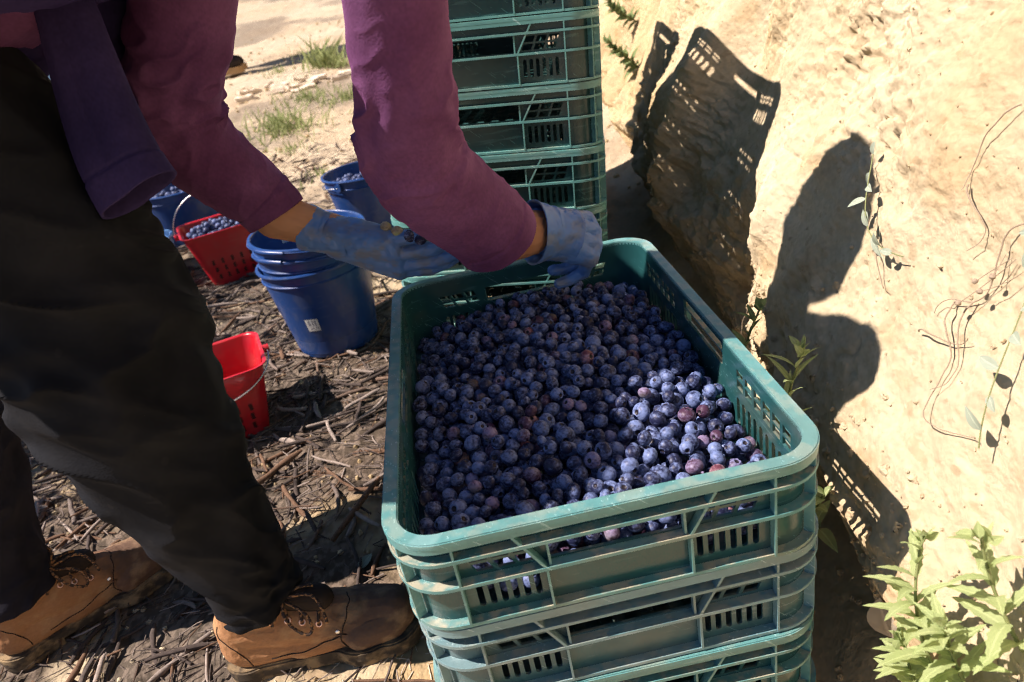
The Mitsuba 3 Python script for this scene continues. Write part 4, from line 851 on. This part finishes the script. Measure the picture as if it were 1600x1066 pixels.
# ------------------------------------------------------------------ weeds, roots and vines
def B(y, z, o=0.0): q = bank_pt(y, z); return q + np.array([-o, 0, 0.3 * o])
plant('weed', 'small grey-green weed rising behind the far half of the crate rim', (0.490, 0.372, -0.30), (0.488, 0.364, -0.050), 16, 0.056, 0.018, 'green_leaf', start=0.55, stem_r=0.0022, tuftn=10)
plant('weed', 'weed with long narrow leaves beside the right rim of the berry crate', (0.485, 0.238, -0.30), (0.480, 0.232, -0.045), 15, 0.078, 0.017, 'bright_leaf', start=0.5, stem_r=0.0024, bend=0.5, tuftn=10)
plant('weed', 'weed with broad upright leaves in the shade at the foot of the bank', (0.500, 0.192, -0.300), (0.474, 0.150, -0.180), 14, 0.064, 0.022, 'bright_leaf', start=0.15, stem_r=0.0022, bend=0.25, spread=0.7)
r = B(0.062, -0.385); plant('weed', 'tiny seedling with rounded pale leaves on the sunlit sand', r, r + [-0.02, -0.005, 0.055], 7, 0.026, 0.015, 'bright_leaf', start=0.2, bend=0.2)
# the big sunlit weed in the near corner
for j, (y, z, dx, dy, dz, n, lab) in enumerate([(-0.105, -0.20, -0.012, 0.045, 0.150, 26, 'tallest leafy stem of the bright green weed patch in the near right corner'), (-0.135, -0.19, -0.03, 0.02, 0.10, 24, 'bright leafy weed at the right edge of the picture, low in the corner'),
                                              (-0.085, -0.25, -0.025, 0.02, 0.085, 22, 'low bright weed leaning towards the seedling in the near right corner'), (-0.125, -0.25, -0.03, -0.01, 0.09, 24, 'bright weed with toothed leaves at the bottom edge of the picture'), (-0.125, -0.125, -0.025, 0.03, 0.10, 14, 'slender weed stem rising against the sunlit bank at the right edge')]):
    r = B(y, z); plant('leafy_weed', lab, r, r + [dx, dy, dz], n, 0.052, 0.016, 'bright_leaf', start=0.05, stem_r=0.0018, bend=0.45, spread=1.0, toothed=0.8, tuftn=6)
for (pts, lab, nl) in [([(0.375, 0.125, 0.012), (0.335, 0.085, 0.02), (0.275, 0.055, 0.02), (0.225, 0.05, 0.012)], 'trailing vine with pale leaves hanging on the bank by the head shadow', 9), ([(0.07, 0.17, 0.012), (0.035, 0.10, 0.02), (0.012, 0.03, 0.022), (-0.005, -0.03, 0.02)], 'trailing vine with large pale leaves at the right edge of the picture', 8)]:
    k = thing('vine', lab, 'vine'); c = spline([B(*q) for q in pts], 30); part(k, 'stem', P(sweep(c, 0.0007, 6), 'green_stem', True))
    for i in range(nl):
        p = c[int((i + 0.6) / nl * 29)]; d = np.array([-0.35, rng.normal(0, 0.9), rng.normal(-0.1, 0.6)])
        m, uv = blade(p, d, rng.uniform(0.014, 0.027), rng.uniform(0.007, 0.012), 0.3, 7, (-0.9, 0, 0.5)); part(k, 'leaf', P(m, 'pale_leaf', True, uv=uv))
roots = [([(0.155, 0.215), (0.172, 0.195), (0.182, 0.160), (0.178, 0.135)], 'thin curved root on the upper right of the bank'), ([(0.179, 0.14), (0.160, 0.128), (0.138, 0.113), (0.140, 0.085)], 'thin root hanging below the curved root on the bank'),
         ([(0.09, 0.13), (0.10, 0.09), (0.108, 0.05), (0.135, 0.04), (0.150, 0.02)], 'dry branching root at the right edge of the bank'), ([(0.135, 0.04), (0.118, 0.015), (0.10, -0.005), (0.075, -0.05), (0.045, -0.045), (0.012, -0.030)], 'long dry root trailing down the sunlit bank'),
         ([(0.11, 0.05), (0.10, 0.02), (0.085, 0.0), (0.09, -0.03)], 'short dry root between the longer roots on the bank'), ([(0.16, -0.005), (0.13, 0.005), (0.10, 0.01), (0.085, 0.025)], 'pale straw lying across the roots on the bank'), ([(0.30, 0.03), (0.27, 0.025), (0.255, 0.005), (0.24, 0.012)], 'small broken root left of the trailing vine on the bank'),
         ([(0.62, -0.28), (0.60, -0.2), (0.585, -0.14), (0.56, -0.11)], 'root in the shaded hollow behind the berry crate')]
for pts, lab in roots:
    c = spline([B(y, z, 0.004 + 0.006 * (i % 2)) for i, (y, z) in enumerate(pts)], 40); c += 0.0022 * np.stack([nz(c, 60, 2, i) for i in range(3)], 1)
    single('root', P(sweep(c, np.linspace(0.0009, 0.0004, 40), 6), 'dry_root', True), lab, 'root')
k = thing('dry_weed', 'dried seed heads on bare stalks hanging at the right edge of the bank', 'dry plant')
for i in range(4):
    a = B(0.095 + rng.normal(0, 0.012), 0.10, 0.006); b_ = B(0.10 + rng.normal(0, 0.025), 0.045 + rng.normal(0, 0.015), 0.02); part(k, 'stalk', P(sweep(spline([a, (a + b_) / 2 + rng.normal(0, 0.002, 3), b_], 14), 0.0004, 5), 'dry_root', True))
    m = trimesh.creation.icosphere(2, 0.0028); m.vertices *= 1 + 0.3 * nz(m.vertices, 500, 2, i)[:, None]; m.apply_translation(b_); part(k, 'seed_head', P(m, 'dry_root', True))
m, uv = blade(B(0.012, -0.268, 0.008), (-0.3, 0.25, 1.0), 0.045, 0.036, 0.2, 9, (-0.8, -0.3, 0.3)); single('fallen_leaf', P(m, 'dry_leaf', True, uv=uv), 'pale dried leaf standing beside the tiny seedling on the sand', 'leaf')
m, uv = blade((-0.158, 0.452, G(-0.158, 0.452) + 0.006), (0.5, 0.75, 0.12), 0.036, 0.017, 0.15, 9, (0.1, -0.3, 1)); single('fallen_leaf', P(m, 'pale_leaf', True, uv=uv), 'oval green leaf lying on the sand above the near boot', 'leaf')
for j, (x, y, z, lab) in enumerate([(0.86, 2.25, -0.02, 'leafy plant on the bank right of the rear stack of crates'), (0.92, 2.55, 0.10, 'smaller leafy plant on the bank edge beyond the rear stack')]):
    r = B(y, z); plant('bank_plant', lab, r, r + [-0.12, -0.03, 0.12], 26, 0.06, 0.034, 'green_leaf', start=0.05, stem_r=0.003)
straws = []
for _ in range(130):
    x, y = rng.uniform(-0.32, 0.02), rng.uniform(0.14, 0.34); L = rng.uniform(0.01, 0.045); a = rng.uniform(0, PI); c = np.array([[x, y, G(x, y) + 0.001], [x + L / 2 * math.cos(a), y + L / 2 * math.sin(a), 0], [x + L * math.cos(a), y + L * math.sin(a), 0]])
    for i in (1, 2): c[i, 2] = G(c[i, 0], c[i, 1]) + rng.uniform(0.0005, 0.003)
    straws.append(sweep(c, rng.uniform(0.0004, 0.0009), 5))
single('straw_litter', P(cat(straws), 'pale_wood', True), 'fine straw scattered on the sand in front of the near boot', 'straw', kind='stuff')

# ------------------------------------------------------------------ blueberry bushes
def bush(x, y, r, h, n, label, seed, catg='bush'):
    g = np.random.default_rng(seed); k = thing('blueberry_bush', label, catg); z0 = G(x, y); br = []
    tips = []
    for i in range(13):
        a = g.uniform(0, 2 * PI); rr = r * g.uniform(0.25, 0.9); t = np.array([x + rr * math.cos(a), y + rr * math.sin(a), z0 + h * g.uniform(0.6, 0.95)]); b0_ = np.array([x + 0.08 * math.cos(a), y + 0.08 * math.sin(a), z0 - 0.02])
        c = spline([b0_, (b0_ * 0.55 + t * 0.45) + [0, 0, 0.12 * h], t], 14); br.append(sweep(c, np.linspace(0.014, 0.004, 14), 6)); tips.append(c)
    part(k, 'branches', P(cat(br), 'dry_root', True)); ms, us = [], []
    for i in range(n):
        c = tips[g.integers(len(tips))]; p = c[g.integers(5, 14)] + g.normal(0, 1, 3) * [0.13 * r, 0.13 * r, 0.12 * h] * 1.4
        d = g.normal(0, 1, 3) + [0, 0, 0.35]; side = np.cross(d, g.normal(0, 1, 3)); side /= np.linalg.norm(side); d /= np.linalg.norm(d); L = g.uniform(0.045, 0.075); w = L * 0.42
        V = np.array([p, p + d * L * 0.45 + side * w / 2, p + d * L - [0, 0, 0.01], p + d * L * 0.45 - side * w / 2]); ms.append((V, np.array([[0, 1, 2], [0, 2, 3]])))
        us.append(np.array([[0.5, 0], [1, 0.5], [0.5, 1], [0, 0.5]]))
    V = np.concatenate([m[0] for m in ms]); F = np.concatenate([m[1] + 4 * i for i, m in enumerate(ms)]); fk = part(k, 'foliage', P(trimesh.Trimesh(V, F, process=False), 'dark_leaf', False, uv=np.concatenate(us))); labels[fk] = {'kind': 'stuff', 'label': 'dense small dark green leaves'}
bushes = [(-1.72, 1.22, 0.55, 1.35, 1500, 'blueberry bush at the left of the worker, shading the buckets'), (-1.85, 1.95, 0.60, 1.55, 1900, 'second blueberry bush of the row to the left of the worker'), (-2.25, 2.75, 0.55, 1.4, 2200, 'third blueberry bush of the row, beyond the pale bucket'),
          (-4.6, 7.2, 0.8, 1.5, 2200, 'green bush at the far upper left, behind the violet jumper'), (-6.0, 9.0, 0.9, 1.6, 2000, 'green bush farther off to the upper left'), (-4.0, 12.5, 1.0, 1.5, 2000, 'bush far off behind the worker arm'), (-1.6, 14.0, 1.0, 1.6, 2000, 'bush farthest off on the path beyond the sleeves'), (0.5, 14.5, 1.0, 1.6, 1800, 'bush farthest off behind the rear stack of crates')]
for j, q in enumerate(bushes): bush(*q, 100 + j)

# ------------------------------------------------------------------ second worker, only a shoe in view
W2 = thing('person', 'second worker standing far off on the path, a black shoe with a tan sole showing', 'person')
ox, oy = -1.42, 5.45; oz = G(ox, oy)
q = lambda x, y, z: (ox + x, oy + y, oz + z)
part(W2, 'body', P(hulls([(q(0, 0, 1.52), 0.095, q(0.02, 0, 1.60), 0.09), (q(0, 0, 1.40), 0.055, q(0, 0, 1.50), 0.055), (q(0, 0.17, 1.35), 0.045, q(0.03, 0.22, 1.08), 0.04), (q(0.03, 0.22, 1.08), 0.038, q(0.12, 0.20, 0.86), 0.03), (q(0.12, 0.20, 0.86), 0.028, q(0.14, 0.20, 0.78), 0.026), (q(0, -0.17, 1.35), 0.045, q(0.03, -0.22, 1.08), 0.04), (q(0.03, -0.22, 1.08), 0.038, q(0.12, -0.20, 0.86), 0.03), (q(0.12, -0.20, 0.86), 0.028, q(0.14, -0.20, 0.78), 0.026), (q(0, 0.1, 1.3), 0.09, q(0, -0.1, 1.3), 0.09), (q(0, 0, 1.3), 0.1, q(0, 0, 0.95), 0.1)], 0.02, 5), 'skin', True))
part(W2, 'shirt', P(hulls([(q(0, 0.13, 1.34), 0.085, q(0, -0.13, 1.34), 0.085), (q(0, 0.07, 1.3), 0.12, q(0, 0.05, 0.92), 0.125), (q(0, -0.07, 1.3), 0.12, q(0, -0.05, 0.92), 0.125), (q(0, 0.17, 1.35), 0.06, q(0.03, 0.22, 1.08), 0.055), (q(0.03, 0.22, 1.08), 0.052, q(0.11, 0.20, 0.88), 0.042), (q(0, -0.17, 1.35), 0.06, q(0.03, -0.22, 1.08), 0.055), (q(0.03, -0.22, 1.08), 0.052, q(0.11, -0.20, 0.88), 0.042)], 0.02, 5), 'violet_jersey', True))
part(W2, 'trousers', P(hulls([(q(0, 0.08, 0.90), 0.12, q(0, -0.08, 0.90), 0.12), (q(0, 0.09, 0.86), 0.10, q(0.03, 0.10, 0.48), 0.075), (q(0.03, 0.10, 0.48), 0.075, q(0, 0.10, 0.13), 0.06), (q(0, -0.09, 0.86), 0.10, q(0.05, -0.10, 0.48), 0.075), (q(0.05, -0.10, 0.48), 0.075, q(0.02, -0.10, 0.13), 0.06)], 0.02, 5), 'dark_trouser_cloth', True))
part(W2, 'hair', P(hulls([(q(-0.01, 0, 1.60), 0.10, q(0.0, 0, 1.62), 0.10)], 0.02, 2), 'hair', True))
for sy, dx in ((0.10, 0.0), (-0.10, 0.02)):
    sh = part(W2, 'shoe', P(hulls([(q(dx - 0.03, sy, 0.085), 0.05, q(dx + 0.08, sy, 0.085), 0.052), (q(dx + 0.08, sy, 0.085), 0.05, q(dx + 0.17, sy, 0.065), 0.040), (q(dx, sy, 0.10), 0.05, q(dx, sy, 0.15), 0.05)], 0.01, 5), 'dark_stitch', True), 'black shoe with a thick tan sole')
    o = sg.LineString([(dx - 0.04, sy), (dx + 0.17, sy)]).buffer(0.052); s_ = extrude(o, 0.045, 0.0); s_.apply_translation((ox, oy, oz)); scene[sh + '__sole'] = P(s_, 'tan_sole', 30)
scene['tan_sole'] = two(principled((0.36, 0.22, 0.10), 0.7))
